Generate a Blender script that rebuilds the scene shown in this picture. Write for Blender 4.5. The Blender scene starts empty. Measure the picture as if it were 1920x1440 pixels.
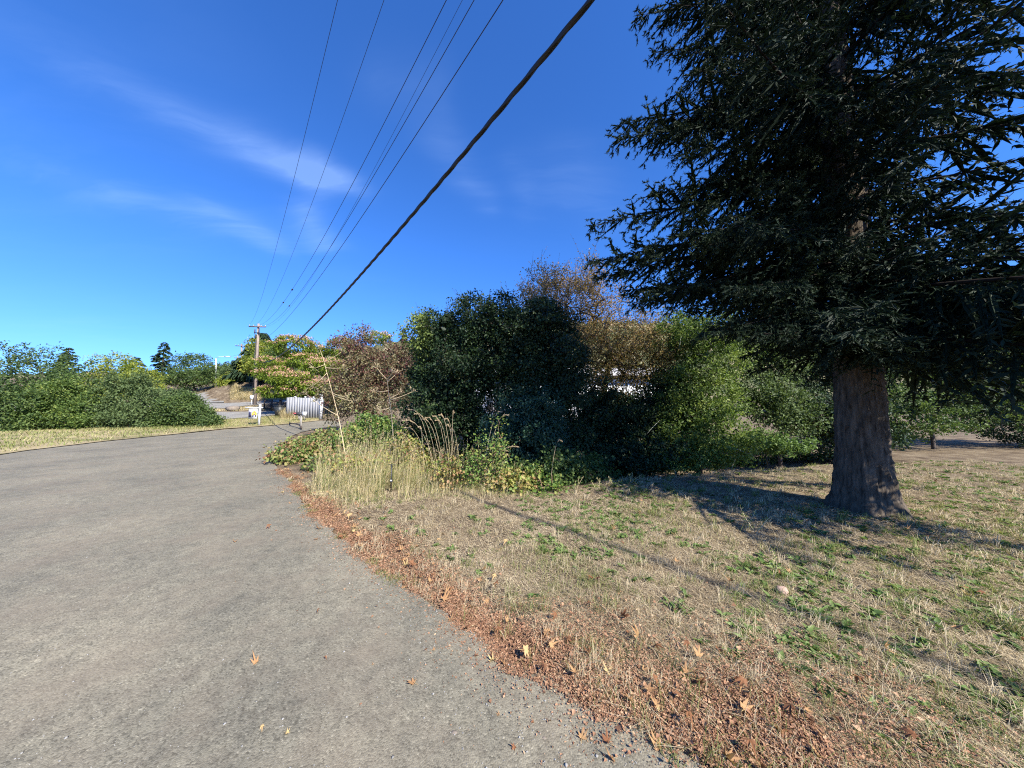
import bpy, math
import numpy as np
from mathutils import Vector
from mathutils.geometry import delaunay_2d_cdt

# ------------------------------------------------------------------ camera, world, sun, exposure
scene = bpy.context.scene
COL = scene.collection
EYE = 1.60
FPX = 580.0                       # focal length in pixels of the 1920 px wide picture
TILT = math.atan(45.0 / FPX)      # slight upward tilt: horizon a little under the middle

cam_data = bpy.data.cameras.new("camera")
cam_data.sensor_fit = 'HORIZONTAL'
cam_data.sensor_width = 36.0
cam_data.lens = 36.0 * FPX / 1920.0
cam_data.clip_start = 0.05
cam_data.clip_end = 3000.0
cam = bpy.data.objects.new("camera", cam_data)
cam.location = (0, 0, EYE)
cam.rotation_euler = (math.pi / 2 + TILT, 0, 0)
COL.objects.link(cam)
scene.camera = cam

SUN_EL = math.radians(40.0)
SUN_AZ = math.radians(140.0)      # clockwise from +Y (view direction): right and behind the viewer
TO_SUN = Vector((math.sin(SUN_AZ) * math.cos(SUN_EL), math.cos(SUN_AZ) * math.cos(SUN_EL), math.sin(SUN_EL)))

sun_data = bpy.data.lights.new("sun", 'SUN')
sun_data.energy = 4.8
sun_data.angle = math.radians(0.53)
sun_data.color = (1.0, 0.94, 0.83)
sun = bpy.data.objects.new("sun", sun_data)
sun.rotation_euler = TO_SUN.to_track_quat('Z', 'Y').to_euler()
sun.location = (10, -8, 30)
COL.objects.link(sun)

world = bpy.data.worlds.new("World")
scene.world = world
world.use_nodes = True
scene.view_settings.view_transform = 'Standard'
scene.view_settings.look = 'None'
scene.view_settings.exposure = 1.15
scene.view_settings.gamma = 1.0
scene.view_settings.use_curve_mapping = False
scene.cycles.max_bounces = 5
scene.cycles.diffuse_bounces = 3
scene.cycles.glossy_bounces = 2
scene.cycles.transmission_bounces = 3
scene.cycles.transparent_max_bounces = 4
scene.cycles.use_adaptive_sampling = True
scene.cycles.adaptive_threshold = 0.012
scene.cycles.use_denoising = False
scene.cycles.filter_width = 1.15


def pix_dir(px, py):
    u = (px - 960.0) / FPX
    v = (720.0 - py) / FPX
    return np.array([u, math.cos(TILT) - v * math.sin(TILT), math.sin(TILT) + v * math.cos(TILT)])


def at(px, py, Y):
    """point of the place at distance Y in front of the viewer that is seen in this direction"""
    d = pix_dir(px, py)
    return np.array([0, 0, EYE]) + d * (Y / d[1])


def proj(p):
    p = np.asarray(p, float) - np.array([0, 0, EYE])
    c, s = math.cos(TILT), math.sin(TILT)
    dep = p[..., 1] * c + p[..., 2] * s
    up = -p[..., 1] * s + p[..., 2] * c
    return 960 + FPX * p[..., 0] / dep, 720 - FPX * up / dep


def build_sky():
    nt = world.node_tree
    nt.nodes.clear()
    N, Lk = nt.nodes.new, nt.links.new
    out = N('ShaderNodeOutputWorld')
    bg = N('ShaderNodeBackground')
    bg.inputs['Strength'].default_value = 0.105
    sky = N('ShaderNodeTexSky')
    sky.sky_type = 'NISHITA'
    sky.sun_disc = False
    sky.sun_elevation = SUN_EL
    sky.sun_rotation = SUN_AZ
    sky.air_density = 1.0
    sky.dust_density = 0.15
    sky.ozone_density = 4.0
    sky.altitude = 100
    tint = N('ShaderNodeMixRGB'); tint.blend_type = 'MULTIPLY'
    tint.inputs[0].default_value = 1.0
    tint.inputs[2].default_value = (0.335, 0.68, 1.17, 1)
    Lk(sky.outputs[0], tint.inputs[1])
    tc = N('ShaderNodeTexCoord')
    sep = N('ShaderNodeSeparateXYZ'); Lk(tc.outputs['Generated'], sep.inputs[0])
    hz = N('ShaderNodeMapRange'); hz.inputs[2].default_value = .45; Lk(sep.outputs[2], hz.inputs[0])
    hm = N('ShaderNodeMixRGB'); hm.inputs[1].default_value = (.345, .56, 1.05, 1); hm.inputs[2].default_value = (.325, .69, 1.22, 1)
    Lk(hz.outputs[0], hm.inputs[0]); Lk(hm.outputs[0], tint.inputs[2])

    def math_(op, a, b=None, clamp=False):
        m = N('ShaderNodeMath'); m.operation = op; m.use_clamp = clamp
        for i, x in enumerate((a, b)):
            if x is None: continue
            if isinstance(x, (int, float)): m.inputs[i].default_value = x
            else: Lk(x, m.inputs[i])
        return m.outputs[0]
    zc = math_('ADD', math_('MAXIMUM', sep.outputs[2], 0.0), 0.04)
    cx = math_('DIVIDE', sep.outputs[0], zc)
    cy = math_('DIVIDE', sep.outputs[1], zc)
    comb = N('ShaderNodeCombineXYZ'); Lk(cx, comb.inputs[0]); Lk(cy, comb.inputs[1])
    # thin cirrus drawn out by the wind, on a plane high overhead
    warp = N('ShaderNodeTexNoise'); warp.inputs['Scale'].default_value = 1.1; warp.inputs['Detail'].default_value = 3
    Lk(comb.outputs[0], warp.inputs['Vector'])
    wv = N('ShaderNodeVectorMath'); wv.operation = 'SCALE'; wv.inputs[3].default_value = 0.55
    Lk(warp.outputs['Color'], wv.inputs[0])
    wa = N('ShaderNodeVectorMath'); wa.operation = 'ADD'; Lk(comb.outputs[0], wa.inputs[0]); Lk(wv.outputs[0], wa.inputs[1])
    mp = N('ShaderNodeMapping'); mp.inputs['Rotation'].default_value = (0, 0, math.radians(-28)); mp.inputs['Scale'].default_value = (0.9, 3.4, 1)
    Lk(wa.outputs[0], mp.inputs['Vector'])
    nz = N('ShaderNodeTexNoise'); nz.inputs['Scale'].default_value = 1.3; nz.inputs['Detail'].default_value = 7; nz.inputs['Roughness'].default_value = 0.58
    Lk(mp.outputs[0], nz.inputs['Vector'])
    cov = N('ShaderNodeTexNoise'); cov.inputs['Scale'].default_value = 0.55; cov.inputs['Detail'].default_value = 2
    Lk(comb.outputs[0], cov.inputs['Vector'])
    fib = N('ShaderNodeMapRange'); fib.inputs[1].default_value = 0.40; fib.inputs[2].default_value = 0.74; Lk(nz.outputs['Fac'], fib.inputs[0])
    cvr = N('ShaderNodeMapRange'); cvr.inputs[1].default_value = 0.48; cvr.inputs[2].default_value = 0.75; Lk(cov.outputs['Fac'], cvr.inputs[0])
    total = math_('MULTIPLY', math_('MULTIPLY', fib.outputs[0], cvr.outputs[0]), 0.25)
    # the bank of cirrus streaks, each a line on that plane
    streaks = [((330, 215), (470, 268), .13, .35), ((440, 262), (560, 312), .16, .75), ((530, 305), (648, 338), .12, .95), ((600, 300), (520, 368), .10, .40),
               ((400, 392), (520, 470), .16, .70), ((540, 400), (610, 470), .16, .60),
               ((690, 120), (790, 150), .10, .22), ((800, 225), (920, 395), .11, .40), ((960, 300), (1010, 400), .12, .22),
               ((1060, 300), (1120, 420), .20, .30), ((200, 150), (380, 230), .16, .4), ((120, 330), (360, 400), .2, .55)]

    def plane(p):
        d = pix_dir(*p); d = d / np.linalg.norm(d); z = max(d[2], 0) + .04
        return d[0] / z, d[1] / z
    # fine noise also bends the streaks
    wx = N('ShaderNodeSeparateXYZ')
    wsub = N('ShaderNodeVectorMath'); wsub.operation = 'SUBTRACT'; Lk(warp.outputs['Color'], wsub.inputs[0]); wsub.inputs[1].default_value = (.5, .5, .5)
    wsc = N('ShaderNodeVectorMath'); wsc.operation = 'SCALE'; wsc.inputs[3].default_value = 0.5; Lk(wsub.outputs[0], wsc.inputs[0])
    wad = N('ShaderNodeVectorMath'); wad.operation = 'ADD'; Lk(comb.outputs[0], wad.inputs[0]); Lk(wsc.outputs[0], wad.inputs[1])
    Lk(wad.outputs[0], wx.inputs[0])
    X, Y = wx.outputs[0], wx.outputs[1]
    for p, q, w, amp in streaks:
        (ax, ay), (bx, by) = plane(p), plane(q)
        l2 = (bx - ax) ** 2 + (by - ay) ** 2
        dx = math_('SUBTRACT', X, ax); dy = math_('SUBTRACT', Y, ay)
        t = math_('DIVIDE', math_('ADD', math_('MULTIPLY', dx, bx - ax), math_('MULTIPLY', dy, by - ay)), l2, True)
        t.node.use_clamp = True
        ex = math_('SUBTRACT', dx, math_('MULTIPLY', t, bx - ax)); ey = math_('SUBTRACT', dy, math_('MULTIPLY', t, by - ay))
        d2 = math_('ADD', math_('MULTIPLY', ex, ex), math_('MULTIPLY', ey, ey))
        g = math_('POWER', 2.718, math_('MULTIPLY', d2, -1.0 / (w * w * .42)))
        f = math_('MULTIPLY', math_('MULTIPLY', g, amp), math_('ADD', fib.outputs[0], 0.25))
        total = math_('ADD', total, f)
    total = math_('MULTIPLY', math_('MINIMUM', total, 1.0), 0.22)
    mix = N('ShaderNodeMixRGB'); Lk(total, mix.inputs[0]); Lk(tint.outputs[0], mix.inputs[1])
    mix.inputs[2].default_value = (3.6, 5.0, 7.4, 1)
    Lk(mix.outputs[0], bg.inputs['Color'])
    Lk(bg.outputs[0], out.inputs[0])


build_sky()


# ------------------------------------------------------------------ terrain
def smooth(a, b, x):
    t = np.clip((np.asarray(x, float) - a) / (b - a), 0, 1)
    return t * t * (3 - 2 * t)


_LY = [-60, 0, 20, 24, 26, 29, 32, 36, 40, 45, 60, 80, 120, 300, 3000]
_LZ = [0, 0, 0, .05, .15, .5, .9, 1.4, 1.95, 2.7, 5.0, 8.2, 13.5, 30, 30]


def zt(x, y):
    """height of the ground"""
    x = np.asarray(x, float); y = np.asarray(y, float)
    up = np.interp(y, _LY, _LZ)
    ratio = -x / np.maximum(y, 1.0)
    m = smooth(0.25, 0.45, ratio)
    # bank that drops away behind the mown grass, on the right
    edge = 6.0 + 0.28 * np.clip(x, 0, 9)
    drop = -0.75 * smooth(0.2, 2.2, y - edge) * smooth(-3.4, -1.5, x) * (1 - smooth(9, 13, x))
    # steep dry bank beside the uphill road
    bank = 2.6 * smooth(43, 50, y) * smooth(.70, .80, ratio) * (1 - smooth(.895, .925, ratio)) * (1 - .5 * smooth(55, 75, y))
    bank2 = 0.0 * smooth(14, 26, -x - 12 - 0.3 * np.maximum(y, 0)) * (1 - smooth(30, 60, y)) * smooth(.95, 1.25, ratio)
    return up * m + drop + bank * m + bank2


def bump(x, y):
    x = np.asarray(x, float); y = np.asarray(y, float)
    b = .020 * np.sin(1.7 * x + .6 * y) * np.sin(1.3 * y - .4 * x) + .012 * np.sin(4.1 * x + 1.1) * np.sin(3.7 * y + .3 * x) + .006 * np.sin(9.3 * x + 5 * y)
    return b - .012


def gp(px, py):
    """ground point seen in this direction"""
    d = pix_dir(px, py); o = np.array([0, 0, EYE])
    t = np.geomspace(.5, 400, 6000)
    P = o + d[None] * t[:, None]
    h = P[:, 2] - zt(P[:, 0], P[:, 1])
    k = np.where(h <= 0)[0]
    k = int(k[0]) if len(k) else len(t) - 1
    lo, hi = t[max(k - 1, 0)], t[k]
    for _ in range(30):
        m = (lo + hi) / 2; p = o + d * m
        if p[2] - float(zt(p[0], p[1])) > 0: lo = m
        else: hi = m
    p = o + d * hi
    p[2] = float(zt(p[0], p[1]))
    return p


# ------------------------------------------------------------------ mesh helpers
class MB:
    def __init__(self):
        self.V, self.F, self.A, self.n = [], [], [], 0

    def add(self, v, f, a=0.5):
        v = np.asarray(v, float).reshape(-1, 3)
        if not isinstance(f, list): f = [f]
        for q in f:
            q = np.asarray(q, int)
            if q.size: self.F.append(q + self.n)
        self.V.append(v)
        self.A.append(np.broadcast_to(np.asarray(a, float), (len(v),)).copy())
        self.n += len(v)
        return self

    def box(self, c, s, rz=0.0, a=.5, tilt=None):
        c = np.asarray(c, float); h = np.asarray(s, float) / 2
        v = np.array([[i, j, k] for i in (-1, 1) for j in (-1, 1) for k in (-1, 1)], float) * h
        if tilt is not None:
            ct, st = math.cos(tilt), math.sin(tilt)
            v = np.stack([v[:, 0] * ct - v[:, 2] * st, v[:, 1], v[:, 0] * st + v[:, 2] * ct], 1)
        cr, sr = math.cos(rz), math.sin(rz)
        v = np.stack([v[:, 0] * cr - v[:, 1] * sr, v[:, 0] * sr + v[:, 1] * cr, v[:, 2]], 1) + c
        f = np.array([[0, 1, 3, 2], [4, 6, 7, 5], [0, 4, 5, 1], [2, 3, 7, 6], [0, 2, 6, 4], [1, 5, 7, 3]])
        return self.add(v, f, a)

    def tube(self, P, R, n=6, a=.5, cap=True):
        P = np.asarray(P, float); R = np.broadcast_to(np.asarray(R, float), (len(P),))
        T = np.gradient(P, axis=0); T /= np.linalg.norm(T, axis=1, keepdims=True) + 1e-9
        ref = np.where(np.abs(T[:, 2:3]) > .9, np.array([[1., 0, 0]]), np.array([[0, 0, 1.]]))
        U = np.cross(T, ref); U /= np.linalg.norm(U, axis=1, keepdims=True) + 1e-9
        W = np.cross(T, U)
        an = np.arange(n) * 2 * math.pi / n
        ring = P[:, None, :] + R[:, None, None] * (np.cos(an)[None, :, None] * U[:, None, :] + np.sin(an)[None, :, None] * W[:, None, :])
        v = ring.reshape(-1, 3)
        i = np.arange(len(P) - 1)[:, None] * n; j = np.arange(n)[None, :]; k = (j + 1) % n
        f = [np.stack([i + j, i + k, i + n + k, i + n + j], -1).reshape(-1, 4)]
        if cap:
            f.append(np.array([list(range(n))[::-1]])); f.append(np.array([[len(v) - n + q for q in range(n)]]))
        return self.add(v, f, a)

    def build(self, name, mat, parent=None, smooth_=False, origin=None, kind=None):
        V = np.concatenate(self.V); A = np.concatenate(self.A)
        o0 = np.zeros(3)
        if parent is not None:
            o0 = world_loc(parent)
        elif origin is not None:
            o0 = np.asarray(origin, float)
        V = V - o0
        me = mesh_np(name, V, self.F, A)
        if mat is not None: me.materials.append(mat)
        if smooth_: me.polygons.foreach_set('use_smooth', np.ones(len(me.polygons), bool))
        ob = bpy.data.objects.new(name, me)
        COL.objects.link(ob)
        if parent is not None: ob.parent = parent
        elif origin is not None: ob.location = tuple(o0)
        if kind: ob['kind'] = kind
        return ob


def world_loc(o):
    p = np.zeros(3)
    while o is not None:
        p += np.array(o.location); o = o.parent
    return p


def mesh_np(name, V, F, A):
    me = bpy.data.meshes.new(name)
    me.vertices.add(len(V)); me.vertices.foreach_set('co', V.astype(np.float32).ravel())
    tot = np.concatenate([np.full(len(f), f.shape[1]) for f in F]) if F else np.zeros(0, int)
    lv = np.concatenate([f.ravel() for f in F])
    st = np.concatenate([[0], np.cumsum(tot)[:-1]])
    me.loops.add(len(lv)); me.loops.foreach_set('vertex_index', lv.astype(np.int32))
    me.polygons.add(len(tot)); me.polygons.foreach_set('loop_start', st.astype(np.int32))
    at_ = me.attributes.new('v', 'FLOAT', 'POINT'); at_.data.foreach_set('value', A.astype(np.float32))
    me.update(calc_edges=True)
    return me


def tag(o, label=None, cat=None, group=None, kind=None):
    if label: o['label'] = label
    if cat: o['category'] = cat
    if group: o['group'] = group
    if kind: o['kind'] = kind
    return o


def thing(name, label, cat, loc, group=None):
    o = bpy.data.objects.new(name, None)
    o.empty_display_size = .2
    o.location = tuple(float(q) for q in loc)
    COL.objects.link(o)
    return tag(o, label, cat, group)


def norm(a):
    return a / (np.linalg.norm(a, axis=-1, keepdims=True) + 1e-9)


def leaf_arr(P, D, N, L, W, a, fold=.25, droop=.0):
    """two-triangle folded leaves"""
    n = len(P)
    L = np.broadcast_to(np.asarray(L, float), (n,))[:, None]; W = np.broadcast_to(np.asarray(W, float), (n,))[:, None]
    D = norm(D); S = norm(np.cross(D, N)); N2 = np.cross(S, D)
    mid = P + D * L * .45
    v = np.stack([P, mid + S * W * .5 + N2 * W * fold, P + D * L - N2 * L * droop, mid - S * W * .5 + N2 * W * fold], 1).reshape(-1, 3)
    b = np.arange(n)[:, None] * 4
    f = np.concatenate([b + np.array([[0, 1, 2]]), b + np.array([[0, 2, 3]])], 0)
    return v, f, np.repeat(np.broadcast_to(a, (n,)), 4)


def rand_dir(rng, n):
    return norm(rng.normal(size=(n, 3)))


def lobe(px, py, Y, rx, ry, dep):
    """ellipsoid of foliage: direction, distance, half sizes given as seen at that distance, half depth in metres"""
    k = Y / FPX
    c = at(px, py, Y)
    return np.array([c[0], c[1], c[2], rx * k, dep, ry * k])


def lobe_points(rng, lobes, n, shell=.6, inner=.45):
    Ls = np.array(lobes)
    ar = (Ls[:, 3] * Ls[:, 4] + Ls[:, 3] * Ls[:, 5] + Ls[:, 4] * Ls[:, 5])
    out = np.zeros((0, 3)); nor = np.zeros((0, 3)); idx = np.zeros(0, int)
    for _ in range(6):
        m = int((n - len(out)) * 1.7) + 20
        k = rng.choice(len(Ls), m, p=ar / ar.sum())
        d = rand_dir(rng, m)
        r = (shell + (1 - shell) * rng.random(m) ** .6)[:, None]
        # uneven outline
        wob = 1 + .13 * np.sin(d[:, :1] * 7 + k[:, None] * 2.1) * np.cos(d[:, 2:] * 6 + k[:, None])
        p = Ls[k, :3] + d * Ls[k, 3:] * r * wob
        q = np.ones(m, bool)
        for i in range(len(Ls)):
            e = (((p - Ls[i, :3]) / Ls[i, 3:]) ** 2).sum(1)
            q &= (e > inner) | (k == i)
        out = np.concatenate([out, p[q]]); nor = np.concatenate([nor, norm(d / Ls[k, 3:])[q]]); idx = np.concatenate([idx, k[q]])
        if len(out) >= n: break
    return out[:n], nor[:n], idx[:n]


def sublobes(rng, lobes, m=13, fr=.44):
    """break big lobes into uneven clumps so the crown has hollows and bulges"""
    out = []
    for l in lobes:
        out.append(np.concatenate([l[:3], l[3:] * .72]))
        d = rand_dir(rng, m * 3)
        pick = [d[0]]
        for q in d[1:]:
            if len(pick) >= m: break
            if min(np.linalg.norm(q - w) for w in pick) > .45: pick.append(q)
        for q in pick:
            k = fr * rng.uniform(.7, 1.25)
            r = np.maximum(l[3:] * k, l[3:].mean() * k * .7)
            out.append(np.concatenate([l[:3] + q * l[3:] * rng.uniform(.62, .96), r]))
    return out


def foliage(rng, lobes, n_clump, per, clump_r, L, W, shell=.6, inner=.45, up=.35, droop=.2, out_w=.6, zmin=None, cfun=None):
    C, N, _ = lobe_points(rng, lobes, n_clump, shell, inner)
    if zmin is not None:
        C[:, 2] = np.maximum(C[:, 2], zmin + rng.random(len(C)) * .1)
    cv = rng.normal(size=len(C)) * .16
    k = np.repeat(np.arange(len(C)), per)
    n = len(k)
    P = C[k] + rng.normal(size=(n, 3)) * clump_r * np.array([1, 1, .8])
    D = norm(N[k] * out_w + rand_dir(rng, n) * .9 + np.array([0, 0, -droop]))
    NN = norm(N[k] * .5 + rand_dir(rng, n) * .8 + np.array([0, 0, up]))
    a = np.clip(.5 + cv[k] + rng.normal(size=n) * .16, 0, 1)
    if cfun is not None: a = np.clip(cfun(P, a), 0, 1)
    s = rng.uniform(.65, 1.25, n)
    return leaf_arr(P, D, NN, L * s, W * s, a, .22, .12), C


def skeleton(mb, rng, trunk, r_trunk, targets, r_tip=.004, power=.5, sides=5, jit=.10, a=.5):
    """branches that grow from the trunk to every target point"""
    nodes = [np.asarray(p, float) for p in trunk]
    par = [i - 1 for i in range(len(nodes))]
    top = nodes[-1]
    order = np.argsort(np.linalg.norm(targets - top, axis=1))
    cap = len(nodes) + 2 * len(targets) + 4
    arr = np.zeros((cap, 3)); arr[:len(nodes)] = nodes
    cnt = len(nodes)
    first = max(1, int(len(nodes) * .45))
    for t in targets[order]:
        d = arr[first:cnt] - t
        dist = np.sqrt((d * d).sum(1)) + .35 * np.maximum(d[:, 2], 0)
        j = first + int(np.argmin(dist))
        L = np.linalg.norm(t - arr[j])
        if L < .02: continue
        mid = (arr[j] + t) / 2 + rng.normal(size=3) * jit * L + np.array([0, 0, .06 * L])
        arr[cnt] = mid; par.append(j); arr[cnt + 1] = t; par.append(cnt); cnt += 2
    par = np.array(par)
    load = np.zeros(cnt)
    child = np.zeros(cnt, int)
    for i in range(cnt - 1, 0, -1):
        if load[i] == 0: load[i] = 1
        load[par[i]] += load[i]
    rad = r_tip * np.power(np.maximum(load, 1), power)
    rad = np.minimum(rad, r_trunk)
    nt_ = len(trunk)
    rad[:nt_] = np.linspace(r_trunk, max(r_trunk * .6, 0), nt_)
    i = np.arange(1, cnt); p0 = arr[par[i]]; p1 = arr[i]; r0 = np.minimum(rad[par[i]], rad[i] * 1.5 + .002); r1 = rad[i]
    r0[:nt_ - 1] = rad[:nt_ - 1]
    T = norm(p1 - p0)
    ref = np.where(np.abs(T[:, 2:3]) > .9, np.array([[1., 0, 0]]), np.array([[0, 0, 1.]]))
    U = norm(np.cross(T, ref)); Wv = np.cross(T, U)
    an = np.arange(sides) * 2 * math.pi / sides
    dirs = np.cos(an)[None, :, None] * U[:, None] + np.sin(an)[None, :, None] * Wv[:, None]
    v = np.concatenate([p0[:, None] + dirs * r0[:, None, None], p1[:, None] + dirs * r1[:, None, None]], 1).reshape(-1, 3)
    b = (np.arange(len(i)) * 2 * sides)[:, None, None]
    q = np.arange(sides); w = (q + 1) % sides
    f = (b + np.stack([q, w, sides + w, sides + q], -1)[None]).reshape(-1, 4)
    mb.add(v, f, a)
    return arr[:cnt]


def blades(rng, P, H, W, lean, a, curve=.35):
    """bent grass blades: P base (n,3), H height, W width, lean 0..1"""
    n = len(P)
    az = rng.random(n) * 2 * math.pi
    D = np.stack([np.cos(az), np.sin(az), np.zeros(n)], 1)
    S = np.stack([-np.sin(az + .6), np.cos(az + .6), np.zeros(n)], 1)
    H = np.asarray(H)[:, None]; W = np.broadcast_to(np.asarray(W, float), (n,))[:, None]; lean = np.asarray(lean)[:, None]
    Z = np.array([[0, 0, 1.]])
    m = P + D * H * lean * .35 + Z * H * .55
    t = P + D * H * lean * (.8 + curve) + Z * H * (1 - .5 * lean * lean)
    v = np.stack([P - S * W * .5, P + S * W * .5, m + S * W * .42, m - S * W * .42, t], 1).reshape(-1, 3)
    b = np.arange(n)[:, None] * 5
    return v, [b + np.array([[0, 1, 2, 3]]), b + np.array([[3, 2, 4]])], np.repeat(a, 5)


def in_poly(poly, x, y):
    poly = np.asarray(poly); inside = np.zeros(len(x), bool); j = len(poly) - 1
    for i in range(len(poly)):
        xi, yi = poly[i]; xj, yj = poly[j]
        c = ((yi > y) != (yj > y)) & (x < (xj - xi) * (y - yi) / (yj - yi + 1e-12) + xi)
        inside ^= c; j = i
    return inside


def dist_line(line, x, y):
    line = np.asarray(line); best = np.full(len(x), 1e9)
    for (ax, ay), (bx, by) in zip(line[:-1], line[1:]):
        dx, dy = bx - ax, by - ay; t = np.clip(((x - ax) * dx + (y - ay) * dy) / (dx * dx + dy * dy + 1e-12), 0, 1)
        best = np.minimum(best, np.hypot(x - ax - t * dx, y - ay - t * dy))
    return best


# ------------------------------------------------------------------ materials
def nodes_of(name):
    m = bpy.data.materials.new(name); m.use_nodes = True
    nt = m.node_tree; nt.nodes.clear()
    return m, nt, nt.nodes.new, nt.links.new


def ramp(N, stops):
    r = N('ShaderNodeValToRGB')
    e = r.color_ramp.elements
    while len(e) < len(stops): e.new(.5)
    for k, (p, c) in zip(e, stops):
        k.position = p; k.color = (*c, 1)
    return r


def mat_leaf(name, cols, trans=.35, rough=.55, tcol=1.5, spec=.3):
    m, nt, N, Lk = nodes_of(name)
    at_ = N('ShaderNodeAttribute'); at_.attribute_name = 'v'
    r = ramp(N, [(i / max(1, len(cols) - 1), c) for i, c in enumerate(cols)])
    Lk(at_.outputs['Fac'], r.inputs[0])
    p = N('ShaderNodeBsdfPrincipled'); p.inputs['Roughness'].default_value = rough
    p.inputs['Specular IOR Level'].default_value = spec
    Lk(r.outputs[0], p.inputs['Base Color'])
    out = N('ShaderNodeOutputMaterial')
    if trans > 0:
        t = N('ShaderNodeBsdfTranslucent')
        g = N('ShaderNodeMixRGB'); g.blend_type = 'MULTIPLY'; g.inputs[0].default_value = 1; g.inputs[2].default_value = (tcol, tcol * 1.05, tcol * .6, 1)
        Lk(r.outputs[0], g.inputs[1]); Lk(g.outputs[0], t.inputs[0])
        mx = N('ShaderNodeMixShader'); mx.inputs[0].default_value = trans
        Lk(p.outputs[0], mx.inputs[1]); Lk(t.outputs[0], mx.inputs[2]); Lk(mx.outputs[0], out.inputs[0])
    else:
        Lk(p.outputs[0], out.inputs[0])
    return m


def mat_plain(name, col, rough=.6, var=.15, scale=8.0, metallic=0.0, bump_s=0.0, stretch=(1, 1, 1), col2=None, spec=.5):
    m, nt, N, Lk = nodes_of(name)
    tc = N('ShaderNodeTexCoord')
    mp = N('ShaderNodeMapping'); mp.inputs['Scale'].default_value = stretch; Lk(tc.outputs['Object'], mp.inputs[0])
    nz = N('ShaderNodeTexNoise'); nz.inputs['Scale'].default_value = scale; nz.inputs['Detail'].default_value = 6; nz.inputs['Roughness'].default_value = .65
    Lk(mp.outputs[0], nz.inputs['Vector'])
    c = np.array(col); c2 = np.array(col2) if col2 is not None else c * (1 - 2 * var)
    r = ramp(N, [(.3, tuple(c2)), (.7, tuple(np.minimum(c * (1 + var), 1)))])
    Lk(nz.outputs['Fac'], r.inputs[0])
    p = N('ShaderNodeBsdfPrincipled'); p.inputs['Roughness'].default_value = rough; p.inputs['Metallic'].default_value = metallic
    p.inputs['Specular IOR Level'].default_value = spec
    Lk(r.outputs[0], p.inputs['Base Color'])
    if bump_s:
        b = N('ShaderNodeBump'); b.inputs['Strength'].default_value = bump_s; b.inputs['Distance'].default_value = .01
        Lk(nz.outputs['Fac'], b.inputs['Height']); Lk(b.outputs[0], p.inputs['Normal'])
    out = N('ShaderNodeOutputMaterial'); Lk(p.outputs[0], out.inputs[0])
    return m


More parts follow.
